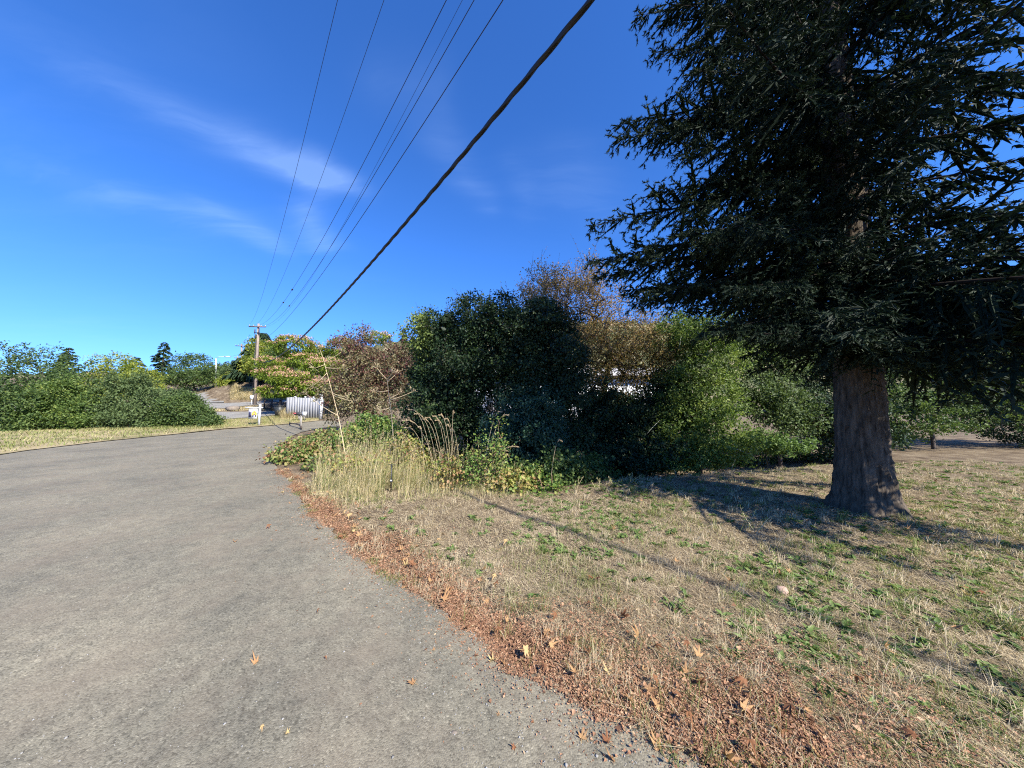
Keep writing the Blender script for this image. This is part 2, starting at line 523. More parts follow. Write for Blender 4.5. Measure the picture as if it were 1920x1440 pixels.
def mat_asphalt(name, base=(.215, .198, .153)):
    m, nt, N, Lk = nodes_of(name)
    geo = N('ShaderNodeNewGeometry')
    pos = geo.outputs['Position']

    def noise(s, d=5, r=.6):
        n = N('ShaderNodeTexNoise'); n.inputs['Scale'].default_value = s; n.inputs['Detail'].default_value = d; n.inputs['Roughness'].default_value = r
        Lk(pos, n.inputs['Vector']); return n.outputs['Fac']

    def mul(a, b, mode='MULTIPLY', f=1.0):
        x = N('ShaderNodeMixRGB'); x.blend_type = mode
        if isinstance(f, (int, float)): x.inputs[0].default_value = f
        else: Lk(f, x.inputs[0])
        for i, q in ((1, a), (2, b)):
            if isinstance(q, tuple): x.inputs[i].default_value = (*q, 1)
            else: Lk(q, x.inputs[i])
        return x.outputs[0]
    b = np.array(base)
    vor = N('ShaderNodeTexVoronoi'); vor.inputs['Scale'].default_value = 120; Lk(pos, vor.inputs['Vector'])
    agg = ramp(N, [(0, tuple(b * .55)), (.3, tuple(b * .9)), (.65, tuple(b * 1.05)), (.95, tuple(b * 1.2)), (1, tuple(b * 1.6))])
    sepc = N('ShaderNodeSeparateColor'); Lk(vor.outputs['Color'], sepc.inputs[0]); Lk(sepc.outputs[0], agg.inputs[0])
    fine = ramp(N, [(.25, (.80, .80, .79)), (.75, (1.16, 1.16, 1.14))]); Lk(noise(150, 3, .7), fine.inputs[0])
    mid = ramp(N, [(.3, (.72, .72, .73)), (.72, (1.2, 1.19, 1.16))]); Lk(noise(9, 6, .7), mid.inputs[0])
    big = ramp(N, [(.3, (.70, .71, .72)), (.66, (1.14, 1.12, 1.07))]); Lk(noise(.8, 6, .6), big.inputs[0])
    c = mul(mul(mul(agg.outputs[0], fine.outputs[0]), mid.outputs[0]), big.outputs[0])
    # brown dust and old stains
    stn = ramp(N, [(.44, (0, 0, 0)), (.74, (1, 1, 1))]); Lk(noise(1.7, 5, .65), stn.inputs[0])
    fs = N('ShaderNodeMath'); fs.operation = 'MULTIPLY'; fs.inputs[1].default_value = .6; Lk(stn.outputs[0], fs.inputs[0])
    c = mul(c, (.22, .18, .13), 'MIX', fs.outputs[0])
    # hairline cracks
    vc = N('ShaderNodeTexVoronoi'); vc.feature = 'DISTANCE_TO_EDGE'; vc.inputs['Scale'].default_value = .55
    wv = N('ShaderNodeVectorMath'); wv.operation = 'ADD'
    wn = N('ShaderNodeTexNoise'); wn.inputs['Scale'].default_value = 2.2; wn.inputs['Detail'].default_value = 5; Lk(pos, wn.inputs['Vector'])
    Lk(pos, wv.inputs[0]); Lk(wn.outputs['Color'], wv.inputs[1]); Lk(wv.outputs[0], vc.inputs['Vector'])
    cr = ramp(N, [(.0, (.6, .6, .6)), (.006, (1, 1, 1))]); Lk(vc.outputs['Distance'], cr.inputs[0])
    c = mul(c, cr.outputs[0], 'MULTIPLY', .5)
    p = N('ShaderNodeBsdfPrincipled'); p.inputs['Roughness'].default_value = .92; p.inputs['Specular IOR Level'].default_value = .2
    Lk(c, p.inputs['Base Color'])
    bp = N('ShaderNodeBump'); bp.inputs['Strength'].default_value = .5; bp.inputs['Distance'].default_value = .004
    hs = N('ShaderNodeMath'); hs.operation = 'SUBTRACT'; Lk(noise(120, 3, .7), hs.inputs[0]); Lk(vor.outputs['Distance'], hs.inputs[1])
    Lk(hs.outputs[0], bp.inputs['Height']); Lk(bp.outputs[0], p.inputs['Normal'])
    out = N('ShaderNodeOutputMaterial'); Lk(p.outputs[0], out.inputs[0])
    return m


def mat_ground(name, c1, c2, c3, scale=1.3, fine=60):
    m, nt, N, Lk = nodes_of(name)
    geo = N('ShaderNodeNewGeometry')
    n1 = N('ShaderNodeTexNoise'); n1.inputs['Scale'].default_value = scale; n1.inputs['Detail'].default_value = 8; n1.inputs['Roughness'].default_value = .65
    Lk(geo.outputs['Position'], n1.inputs['Vector'])
    r1 = ramp(N, [(.33, c1), (.52, c2), (.70, c3)]); Lk(n1.outputs['Fac'], r1.inputs[0])
    n2 = N('ShaderNodeTexNoise'); n2.inputs['Scale'].default_value = fine; n2.inputs['Detail'].default_value = 4
    Lk(geo.outputs['Position'], n2.inputs['Vector'])
    r2 = ramp(N, [(.3, (.55, .55, .55)), (.7, (1.25, 1.25, 1.25))]); Lk(n2.outputs['Fac'], r2.inputs[0])
    x = N('ShaderNodeMixRGB'); x.blend_type = 'MULTIPLY'; x.inputs[0].default_value = 1; Lk(r1.outputs[0], x.inputs[1]); Lk(r2.outputs[0], x.inputs[2])
    p = N('ShaderNodeBsdfPrincipled'); p.inputs['Roughness'].default_value = .95; p.inputs['Specular IOR Level'].default_value = .1
    Lk(x.outputs[0], p.inputs['Base Color'])
    b = N('ShaderNodeBump'); b.inputs['Strength'].default_value = .7; b.inputs['Distance'].default_value = .02
    Lk(n2.outputs['Fac'], b.inputs['Height']); Lk(b.outputs[0], p.inputs['Normal'])
    out = N('ShaderNodeOutputMaterial'); Lk(p.outputs[0], out.inputs[0])
    return m


M = {}
M['asphalt'] = mat_asphalt('asphalt')
M['asphalt_side'] = mat_asphalt('asphalt_side', (.27, .265, .255))
M['soil'] = mat_ground('soil', (.085, .06, .04), (.19, .145, .095), (.31, .25, .165), 2.0)
M['dry_bank'] = mat_ground('dry_bank', (.26, .20, .11), (.50, .40, .24), (.60, .50, .32), .35, 9)
M['verge'] = mat_ground('verge', (.13, .14, .05), (.34, .27, .15), (.46, .38, .22), .6, 14)
M['hill'] = mat_ground('hill', (.03, .05, .022), (.10, .11, .05), (.46, .36, .24), .06, .5)
M['dry_grass'] = mat_leaf('dry_grass', [(.20, .15, .085), (.37, .29, .175), (.50, .41, .265), (.62, .52, .35)], .2, .7, 1.0, .15)
M['tall_grass'] = mat_leaf('tall_grass', [(.16, .21, .06), (.34, .32, .13), (.52, .42, .235), (.64, .54, .34)], .25, .6, 1.0, .2)
M['green_grass'] = mat_leaf('green_grass', [(.10, .14, .035), (.18, .22, .06), (.31, .31, .12), (.44, .38, .20)], .3, .6, 1.2, .2)
M['weed'] = mat_leaf('weed', [(.065, .12, .03), (.12, .19, .05), (.20, .27, .085)], .3, .55, 1.3, .25)
M['litter'] = mat_leaf('litter', [(.15, .075, .045), (.29, .155, .09), (.40, .24, .145), (.54, .39, .24)], .12, .75, 1.0, .12)
M['maple_dry'] = mat_leaf('maple_dry', [(.22, .10, .05), (.34, .18, .085), (.44, .27, .13), (.54, .40, .19)], .2, .7, 1.1, .15)
M['bush_dark'] = mat_leaf('bush_dark', [(.014, .028, .016), (.024, .046, .022), (.040, .070, .028), (.070, .105, .036)], .2, .5, 1.4, .25)
M['bush_mid'] = mat_leaf('bush_mid', [(.03, .055, .02), (.055, .095, .03), (.10, .15, .04), (.16, .21, .06)], .3, .5, 1.4, .25)
M['bush_left'] = mat_leaf('bush_left', [(.011, .024, .013), (.019, .038, .017), (.032, .058, .022), (.085, .125, .035), (.20, .25, .065)], .22, .5, 1.4, .2)  # last stops are the painted sunlight on the tree's upper left
M['mound'] = mat_leaf('mound', [(.020, .05, .032), (.032, .075, .045), (.05, .10, .055)], .2, .45, 1.3, .3)
M['ivy'] = mat_leaf('ivy', [(.04, .07, .02), (.075, .125, .03), (.13, .19, .045), (.23, .28, .07)], .35, .5, 1.4, .25)
M['bramble'] = mat_leaf('bramble', [(.05, .09, .025), (.095, .17, .04), (.16, .25, .055), (.27, .30, .08), (.36, .22, .10)], .3, .5, 1.3, .3)
M['bramble_mix'] = mat_leaf('bramble_mix', [(.05, .09, .025), (.10, .17, .045), (.17, .24, .06), (.28, .27, .09), (.34, .20, .11), (.24, .11, .07)], .3, .5, 1.3, .3)
M['bramble_dry'] = mat_leaf('bramble_dry', [(.09, .16, .04), (.22, .27, .06), (.34, .32, .09), (.40, .26, .12), (.30, .15, .08)], .3, .55, 1.2, .3)
M['plum'] = mat_leaf('plum', [(.11, .028, .035), (.13, .058, .045), (.155, .115, .06), (.19, .18, .085), (.30, .27, .15)], .25, .5, 1.3, .3)  # pale end of the ramp paints sunlit highlights on the leaves
M['autumn'] = mat_leaf('autumn', [(.07, .085, .025), (.14, .13, .045), (.25, .18, .075), (.36, .24, .11), (.40, .24, .13)], .35, .6, 1.4, .2)
M['albizia'] = mat_leaf('albizia', [(.06, .10, .012), (.12, .18, .022), (.22, .28, .035), (.32, .35, .06)], .35, .55, 1.4, .2)
M['blossom'] = mat_leaf('blossom', [(.55, .30, .22), (.66, .36, .27), (.74, .48, .36)], .35, .7, 1.1, .1)
M['conifer'] = mat_leaf('conifer', [(.016, .034, .020), (.028, .052, .026), (.045, .075, .032)], .12, .55, 1.3, .25)
M['spruce'] = mat_leaf('spruce', [(.007, .014, .010), (.014, .026, .016), (.026, .043, .022), (.06, .08, .038)], .08, .6, 1.3, .12)
M['lit_tree'] = mat_leaf('lit_tree', [(.08, .12, .02), (.17, .22, .03), (.29, .32, .06), (.38, .34, .08)], .35, .55, 1.4, .2)
M['grey_shrub'] = mat_leaf('grey_shrub', [(.055, .085, .03), (.10, .145, .055), (.16, .21, .08)], .3, .55, 1.3, .2)
M['bark'] = mat_plain('bark', (.085, .065, .05), .9, .3, 14, bump_s=.8, stretch=(1, 1, .25))
M['spruce_bark'] = mat_plain('spruce_bark', (.125, .10, .075), .95, .25, 7, bump_s=1.0, stretch=(3.2, 3.2, .45), col2=(.022, .018, .014), spec=.15)
M['twig'] = mat_plain('twig', (.06, .045, .037), .85, .25, 20)
M['lichen_twig'] = mat_plain('lichen_twig', (.36, .38, .32), .9, .3, 20)
M['bough'] = mat_plain('bough', (.022, .017, .014), .95, .25, 20, spec=.1)
M['cane'] = mat_plain('cane', (.22, .13, .08), .7, .25, 20)
M['straw'] = mat_plain('straw', (.62, .49, .31), .8, .18, 14)
M['straw_head'] = mat_leaf('straw_head', [(.42, .30, .18), (.56, .43, .27), (.66, .54, .36)], .25, .7, 1.0, .15)
M['pole'] = mat_plain('pole_wood', (.30, .235, .19), .9, .25, 6, bump_s=.5, stretch=(4, 4, .3))
M['arm'] = mat_plain('arm_wood', (.17, .125, .105), .9, .25, 6)
M['dark_metal'] = mat_plain('dark_metal', (.05, .05, .055), .5, .2, 10)
M['insulator'] = mat_plain('insulator', (.45, .42, .42), .3, .15, 10)
M['wire'] = mat_plain('wire', (.035, .032, .045), .6, .2, 10)
M['cable'] = mat_plain('cable', (.012, .012, .015), .5, .25, 30)
M['white_paint'] = mat_plain('white_paint', (.80, .80, .79), .5, .05, 5)
M['fence_board'] = mat_plain('fence_board', (.33, .335, .35), .8, .10, 4, stretch=(3, 3, .25), col2=(.21, .205, .20))
M['fence_post'] = mat_plain('fence_post', (.62, .62, .61), .7, .08, 6)
M['dark_rail'] = mat_plain('dark_rail', (.035, .028, .025), .85, .25, 8)
M['bin'] = mat_plain('bin_plastic', (.035, .04, .042), .5, .2, 6)
M['navy'] = mat_plain('navy_print', (.035, .035, .085), .5, .1, 5)
M['gold'] = mat_plain('gold_print', (.72, .46, .06), .5, .06, 5)
M['lavender'] = mat_plain('lavender_print', (.52, .50, .64), .5, .05, 5)
M['skin'] = mat_plain('skin_print', (.62, .36, .24), .6, .08, 5)
M['hair_print'] = mat_plain('hair_print', (.12, .06, .03), .6, .1, 5)
M['red'] = mat_plain('red_cloth', (.50, .10, .11), .8, .15, 8)
M['flag_white'] = mat_plain('flag_white', (.74, .66, .66), .8, .06, 8)
M['flag_blue'] = mat_plain('flag_blue', (.05, .05, .16), .8, .1, 8)
M['stake_black'] = mat_plain('stake_black', (.02, .02, .022), .45, .2, 10)
M['reflector'] = mat_plain('reflector', (.75, .75, .75), .25, .06, 5)
M['grey_wood'] = mat_plain('grey_wood', (.30, .27, .23), .9, .2, 9, bump_s=.4, stretch=(2, 2, .3))
M['stone'] = mat_plain('stone', (.40, .27, .205), .9, .12, 18, bump_s=.3)
M['pebble'] = mat_plain('pebble', (.30, .29, .27), .9, .35, 3.0)
M['house_wall'] = mat_plain('house_wall', (.74, .75, .78), .7, .05, 2)
M['house_roof'] = mat_plain('house_roof', (.42, .40, .40), .85, .15, 3)
M['pane'] = mat_plain('window_pane', (.03, .035, .045), .1, .1, 3)
M['trim'] = mat_plain('trim', (.70, .70, .70), .6, .05, 3)
M['rock'] = mat_plain('rock', (.23, .19, .15), .95, .25, 5, bump_s=.6)
M['lamp_head'] = mat_plain('lamp_head', (.62, .63, .65), .4, .06, 5)


# ------------------------------------------------------------------ the ground and the roads
def sheet(name, poly, lift, mat, spacing, label=None, mask=None):
    """a surface laid on the ground inside an outline"""
    poly = np.asarray(poly, float)
    pts = [tuple(p) for p in poly]
    x0, y0 = poly.min(0); x1, y1 = poly.max(0)
    gx, gy = np.meshgrid(np.arange(x0, x1, spacing), np.arange(y0, y1, spacing))
    gx, gy = gx.ravel() + .01, gy.ravel() + .013
    k = in_poly(poly, gx, gy) & (dist_line(np.vstack([poly, poly[:1]]), gx, gy) > spacing * .35)
    allp = [Vector(p) for p in pts] + [Vector((a, b)) for a, b in zip(gx[k], gy[k])]
    n = len(pts)
    res = delaunay_2d_cdt(allp, [(i, (i + 1) % n) for i in range(n)], [], 1, 1e-5)
    v = np.array([(p.x, p.y) for p in res[0]])
    f = np.array([t for t in res[2] if len(t) == 3])
    c = v[f].mean(1)
    f = f[in_poly(poly, c[:, 0], c[:, 1])]
    mb = MB().add(np.column_stack([v, zt(v[:, 0], v[:, 1]) + lift]), f)
    o = mb.build(name, mat, smooth_=True, kind='structure')
    return o


def jag(pts, rng, step, amp):
    out = []
    pts = [np.asarray(p[:2], float) for p in pts]
    for a, b in zip(pts[:-1], pts[1:]):
        d = np.linalg.norm(b - a); m = max(1, int(d / step))
        for q in range(m):
            t = q / m
            nrm = np.array([-(b - a)[1], (b - a)[0]]) / (d + 1e-9)
            out.append(a + (b - a) * t + nrm * rng.normal() * amp)
    out.append(pts[-1])
    return out


rng = np.random.default_rng(5)
EDGE_PX = [(1640, 1560), (1420, 1480), (1330, 1440), (1235, 1393), (1140, 1340), (1070, 1305), (1000, 1262), (940, 1222), (885, 1180), (830, 1150), (770, 1110), (715, 1068),
           (680, 1045), (640, 1010), (600, 975), (568, 940), (545, 905), (520, 880), (510, 862), (516, 845), (528, 832), (545, 819), (565, 810), (600, 803), (640, 799)]
EDGE = [gp(*p)[:2] for p in EDGE_PX]
EDGE_J = jag(EDGE, rng, .10, .022)
far = [gp(*p)[:2] for p in [(640, 790), (600, 789), (540, 796), (480, 801), (420, 806), (330, 815), (200, 828), (50, 846), (-200, 885), (-500, 950)]]
ROAD = [np.array([4.5, -4.0])] + EDGE_J + far + [np.array([-9.5, -4.0])]
sheet('road', ROAD, .012, M['asphalt'], .5)
EDGE = np.array(EDGE)

# one sheet of ground to the horizon
g = np.sinh(np.linspace(-1, 1, 211) * 6.8); g = g / g[-1] * 900
gx, gy = np.meshgrid(g, g + 3.0)
gz = zt(gx, gy)
near = 1 - smooth(14, 30, np.hypot(gx, gy))
onroad = in_poly(np.array(ROAD), gx.ravel(), gy.ravel()).reshape(gx.shape)
gz = gz + np.where(onroad, -.03, bump(gx, gy) * near - .03 * (1 - near))
n_ = len(g)
i_, j_ = np.meshgrid(np.arange(n_ - 1), np.arange(n_ - 1))
b_ = (j_ * n_ + i_).ravel()
MB().add(np.stack([gx.ravel(), gy.ravel(), gz.ravel()], 1), np.stack([b_, b_ + 1, b_ + n_ + 1, b_ + n_], 1)).build('ground', M['soil'], smooth_=True, kind='structure')



# the verge with the sale sign, the side lanes and strips beyond it
def strip(front, back):
    return [gp(*p)[:2] for p in front] + [gp(*p)[:2] for p in back][::-1]


sheet('side_lane', strip([(-600, 800), (150, 792), (300, 789), (420, 786), (470, 783), (520, 778)], [(-600, 782), (150, 776), (300, 773.5), (420, 772.5), (470, 772), (520, 771)]), .02, M['asphalt_side'], .6)
sheet('uphill_road', strip([(-600, 774), (150, 770), (300, 768), (420, 766), (450, 762), (500, 757.5), (540, 754)], [(-600, 760), (150, 757), (300, 757), (425, 756), (450, 755), (500, 752), (540, 750)]), .03, M['asphalt_side'], .6)
sheet('verge', strip([(-500, 949), (-200, 884), (50, 845), (200, 827), (330, 814), (420, 804), (480, 800), (540, 795), (600, 788.4)], [(-600, 801), (-200, 798), (50, 795), (150, 793), (300, 790), (420, 787), (470, 784), (520, 779), (590, 779)]), .02, M['verge'], .5)
sheet('hill_street', strip([(419, 756), (423, 745), (424, 736), (431, 727), (425, 722)], [(330, 757), (350, 745), (390, 735), (410, 726), (418, 721)]), .12, M['asphalt_side'], .7)

# far hills behind the gardens
ang = np.linspace(-1.22, 1.22, 420)
hr = np.random.default_rng(77).normal(size=420) * 2.6
hx = []
ridge_px = [(-200, 690), (0, 700), (300, 700), (420, 688), (500, 672), (620, 655), (760, 640), (880, 622), (960, 612), (1060, 606), (1260, 604), (1400, 612), (1600, 622), (1920, 630), (2100, 640)]
for k, t in enumerate(np.linspace(0, 1, 22)):
    Yd = 95 + 170 * t
    px = 960 + FPX * np.tan(ang)
    py = np.interp(px, *zip(*ridge_px)) + 2.2 * np.sin(px * .021) + 1.2 * np.sin(px * .083 + 1) + hr * min(1, t * 1.4)
    ztop = EYE + (765 - py) / FPX * 265 * .985
    rr = Yd
    z = 1.0 + (ztop - 1.0) * smooth(0, 1, t) ** 1.15
    hx.append(np.stack([np.tan(ang) * rr, np.full_like(ang, rr), z], 1))
hx = np.array(hx)
nn = len(ang); kk = hx.shape[0]
I, J = np.meshgrid(np.arange(nn - 1), np.arange(kk - 1)); B = (J * nn + I).ravel()
MB().add(hx.reshape(-1, 3), np.stack([B, B + 1, B + nn + 1, B + nn], 1)).build('hills', M['hill'], smooth_=True, kind='structure')


# ------------------------------------------------------------------ house behind the trees
def make_house():
    c = at(1050, 740, 27)
    x0, x1 = at(880, 740, 27)[0], at(1262, 740, 27)[0]
    zb, ze = -1.0, 4.45
    t = thing('white_house', 'long white house with low grey roof, glimpsed through the trees', 'house', (c[0], 27, zb))
    cx, w = (x0 + x1) / 2, x1 - x0
    MB().box((cx, 30.5, (zb + ze) / 2), (w, 7, ze - zb)).build('wall', M['house_wall'], t)
    r = MB()
    rx0, rx1 = x0 - .5, x1 + .5
    v = [(rx0, 26.3, ze - .12), (rx1, 26.3, ze - .12), (rx1, 30.5, ze + .95), (rx0, 30.5, ze + .95), (rx0, 34.7, ze - .12), (rx1, 34.7, ze - .12),
         (rx0, 26.3, ze + .03), (rx1, 26.3, ze + .03), (rx1, 30.5, ze + 1.1), (rx0, 30.5, ze + 1.1), (rx0, 34.7, ze + .03), (rx1, 34.7, ze + .03)]
    f = np.array([[6, 7, 8, 9], [9, 8, 11, 10], [0, 3, 2, 1], [3, 4, 5, 2], [0, 1, 7, 6], [4, 10, 11, 5], [0, 6, 9, 3], [3, 9, 10, 4], [1, 2, 8, 7], [2, 5, 11, 8]])
    r.add(v, f)
    rf = r.build('roof', M['house_roof'], t)
    MB().box((cx + 2.5, 31.5, ze + 1.2), (.7, .7, 1.3)).build('chimney', M['rock'], rf)
    for wx in (.12, .35, .62, .86):
        p = (x0 + w * wx, 26.97, 2.0)
        fr = MB().box(p, (1.35, .08, 1.35)).build('window', M['trim'], t)
        for s in (-1, 1):
            MB().box((p[0] + s * .31, 26.92, 2.0), (.52, .04, 1.15)).build('pane', M['pane'], fr)


make_house()


# ------------------------------------------------------------------ trees and shrubs
def tree(name, label, cat, lobes, base, trunk_pts, r_trunk, n_clump, per, clump_r, L, W, mat, seed, group=None, n_branch=350, bark='twig', hold=None, sub=13, core=0, **kw):
    rg = np.random.default_rng(seed)
    t = thing(name, label, cat, base, group)
    big = lobes
    if sub: lobes = sublobes(rg, lobes, sub)
    (v, f, a), C = foliage(rg, lobes, n_clump, per, clump_r, L, W, **kw)
    mb = MB().add(v, f, a)
    if core:  # big dark leaves added inside, putting shade into the crown's gaps
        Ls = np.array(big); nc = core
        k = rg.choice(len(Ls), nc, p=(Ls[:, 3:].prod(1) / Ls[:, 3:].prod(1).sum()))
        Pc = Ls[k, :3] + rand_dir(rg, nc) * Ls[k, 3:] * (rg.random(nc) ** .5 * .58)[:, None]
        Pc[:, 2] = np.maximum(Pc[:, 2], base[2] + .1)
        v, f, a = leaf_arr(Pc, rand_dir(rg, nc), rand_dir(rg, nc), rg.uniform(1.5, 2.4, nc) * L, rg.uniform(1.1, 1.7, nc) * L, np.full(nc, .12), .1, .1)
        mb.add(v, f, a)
    tr = MB()
    tg = C[rg.choice(len(C), min(n_branch, len(C)), replace=False)]
    if hold is not None: tg = np.vstack([tg, C[np.argsort(-C[:, 2])[:260]]])
    trunk = [np.asarray(base, float)] + [np.asarray(p, float) for p in trunk_pts]
    skeleton(tr, rg, trunk, r_trunk, tg, r_tip=.0035, power=.48)
    if hold is None: tr.build('trunk', M[bark], t)
    else: hold.append(tr)
    return t, mb, C, rg


def shoots(mb, tr, rg, P, h, nleaf, L, W, a0=.6, lean=.25):
    """leafy upright shoots"""
    for p in P:
        d = norm(np.array([rg.normal() * lean, rg.normal() * lean, 1.0]))
        hh = h * rg.uniform(.5, 1.3)
        s = np.sort(rg.random(nleaf))[:, None]
        bend = np.array([rg.normal() * .15, rg.normal() * .15, 0])
        Q = p + d * hh * s + bend * hh * s * s
        D = norm(rand_dir(rg, nleaf) + np.array([0, 0, .45]))
        v, f, a = leaf_arr(Q, D, rand_dir(rg, nleaf) + np.array([0, 0, .5]), L * rg.uniform(.6, 1.1, nleaf) * (1.1 - .5 * s[:, 0]), W * (1.1 - .5 * s[:, 0]), np.clip(a0 + rg.normal(size=nleaf) * .15, 0, 1))
        mb.add(v, f, a)
        if tr is not None:
            q = np.linspace(0, 1, 4)[:, None]
            tr.tube(p + d * hh * q + bend * hh * q * q, np.linspace(.006, .002, 4), 3, cap=False)


def base_at(px, Y):
    x = (px - 960) / FPX * Y
    return np.array([x, Y, float(zt(x, Y)) - .05])


HOLD = []
# --- dark leafy trees in the spruce's shade
b = base_at(880, 9.6)
lob = [lobe(850, 625, 9.6, 72, 62, 1.2), lobe(806, 628, 10.0, 30, 48, .7), lobe(925, 610, 9.5, 62, 58, 1.1), lobe(850, 735, 9.2, 72, 78, 1.1), lobe(800, 715, 9.9, 30, 70, .7),
       lobe(905, 690, 9.3, 60, 60, 1.0), lobe(830, 810, 9.2, 60, 50, .9), lobe(890, 800, 9.4, 50, 60, .9), lobe(800, 800, 9.8, 36, 50, .8)]


def c_sunlit_left(P, a):
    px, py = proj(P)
    return .70 * a - .04 + .60 * (1 - smooth(780, 825, px)) * (1 - smooth(640, 720, py))  # sunlight put into the leaf colour, paler at the crown's upper left


t, mb, C, rg = tree('leafy_tree', 'broad dark green tree, its top on the plum side coloured as sunlit', 'tree', lob, b, [b + (0, 0, 1.0), b + (.1, .1, 2.0), b + (-.1, 0, 3.0)], .11, 1450, 36, .105, .086, .050, M['bush_mid'], 11, n_branch=420, core=2600, cfun=c_sunlit_left, inner=.12, shell=.4, hold=HOLD)
tr = HOLD.pop()
top = C[np.argsort(-C[:, 2])[:260]]
shoots(mb, tr, rg, top[rg.choice(260, 80, replace=False)], .45, 16, .06, .035, .55)
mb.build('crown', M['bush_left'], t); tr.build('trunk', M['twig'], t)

b = base_at(1035, 9.3)
lob = [lobe(1010, 600, 9.4, 48, 55, 1.0), lobe(1045, 660, 9.2, 50, 70, 1.0), lobe(975, 670, 9.1, 52, 80, 1.0), lobe(1062, 740, 9.0, 42, 75, .9), lobe(1000, 740, 8.9, 60, 60, .9), lobe(1075, 815, 9.0, 34, 45, .8)]
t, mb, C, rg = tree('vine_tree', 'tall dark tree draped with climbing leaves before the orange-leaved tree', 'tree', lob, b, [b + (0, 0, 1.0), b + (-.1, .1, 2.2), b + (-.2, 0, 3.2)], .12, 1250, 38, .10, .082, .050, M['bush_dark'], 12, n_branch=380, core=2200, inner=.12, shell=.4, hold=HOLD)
tr = HOLD.pop()
top = C[np.argsort(-C[:, 2])[:160]]
shoots(mb, tr, rg, top[rg.choice(160, 30, replace=False)], .32, 14, .055, .035, .5)
mb.build('crown', M['bush_dark'], t); tr.build('trunk', M['twig'], t)

b = base_at(985, 8.0)
lob = [lobe(985, 775, 8.0, 62, 52, .8), lobe(1005, 815, 7.7, 56, 52, .7), lobe(945, 815, 7.9, 42, 48, .7), lobe(1000, 850, 7.5, 60, 36, .6)]
t, mb, C, rg = tree('leafy_mound', 'low dark blue-green mound of small leaves under the dark trees', 'shrub', lob, b, [b + (0, 0, .4), b + (0, 0, .8)], .05, 900, 34, .075, .058, .038, M['mound'], 13, n_branch=160, core=1500, inner=.3)
mb.build('crown', M['mound'], t)

# --- orange-brown autumn tree, open crown
b = base_at(1128, 12.0)
lob = [lobe(1065, 565, 12.2, 92, 62, 1.6), lobe(1020, 560, 12.6, 50, 55, 1.2), lobe(1160, 620, 12, 105, 62, 1.6), lobe(1215, 665, 11.8, 75, 60, 1.5), lobe(1110, 660, 11.8, 90, 55, 1.5), lobe(1190, 735, 11.6, 85, 55, 1.2), lobe(1230, 700, 11.4, 60, 50, 1.0), lobe(1090, 720, 11.6, 45, 50, 1.0), lobe(1080, 520, 12.4, 60, 24, 1.0)]
t = thing('autumn_tree', 'open-crowned tree with orange-brown leaves and dark visible branches', 'tree', b)
rg = np.random.default_rng(21)
C, N_, _ = lobe_points(rg, sublobes(rg, lob, 12), 3300, .35, .0)
tr = MB()
f0 = at(1138, 700, 12.0); f1 = at(1132, 760, 12.0)
skeleton(tr, rg, [b, f1, at(1134, 730, 12), f0, at(1150, 670, 12.1)], .15, C, r_tip=.0055, power=.46, jit=.08)
k = np.repeat(np.arange(len(C)), 13); n = len(k)
P = C[k] + rg.normal(size=(n, 3)) * .13
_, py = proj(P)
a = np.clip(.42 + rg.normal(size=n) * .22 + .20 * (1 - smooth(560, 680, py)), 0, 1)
v, f, a = leaf_arr(P, rand_dir(rg, n) + (0, 0, -.3), rand_dir(rg, n) + (0, 0, .4), rg.uniform(.055, .10, n), rg.uniform(.03, .055, n), a, .2, .15)
mb = MB().add(v, f, a)
top = C[np.argsort(-C[:, 2])[:260]]
shoots(mb, tr, rg, top[rg.choice(260, 60, replace=False)], .75, 14, .06, .035, .8, .3)
tr.build('trunk', M['twig'], t)
mb.build('crown', M['autumn'], t)

# --- sunlit green tree with dead inner twigs, right of it
b = base_at(1305, 10.3)
lob = [lobe(1300, 620, 10.5, 62, 48, 1.0), lobe(1355, 640, 10.5, 46, 42, .9), lobe(1330, 690, 10.3, 62, 50, 1.0), lobe(1285, 730, 10.1, 52, 62, .9), lobe(1325, 770, 9.8, 58, 55, .9), lobe(1350, 825, 9.3, 70, 38, .7), lobe(1290, 815, 9.5, 60, 45, .7), lobe(1320, 858, 9.0, 75, 24, .6), lobe(1260, 850, 9.3, 50, 26, .6)]


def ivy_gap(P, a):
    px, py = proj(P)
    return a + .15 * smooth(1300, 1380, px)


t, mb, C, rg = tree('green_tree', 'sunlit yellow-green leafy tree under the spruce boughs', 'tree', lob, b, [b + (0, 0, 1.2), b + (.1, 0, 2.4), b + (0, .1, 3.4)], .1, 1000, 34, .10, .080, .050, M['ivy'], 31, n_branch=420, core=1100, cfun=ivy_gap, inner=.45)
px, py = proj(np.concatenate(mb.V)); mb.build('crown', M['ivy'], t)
tr = MB()
for q in range(26):
    p = C[rg.integers(len(C))]
    d = norm(np.array([rg.normal() * .6, -.6, rg.normal() * .6]))
    s = np.linspace(0, 1, 4)[:, None]
    tr.tube(p + d * s * rg.uniform(.3, .8) + np.array([rg.normal() * .1, 0, -.15]) * s * s, np.linspace(.008, .003, 4), 4)
tr.build('dead_twig', M['lichen_twig'], t, kind='stuff')

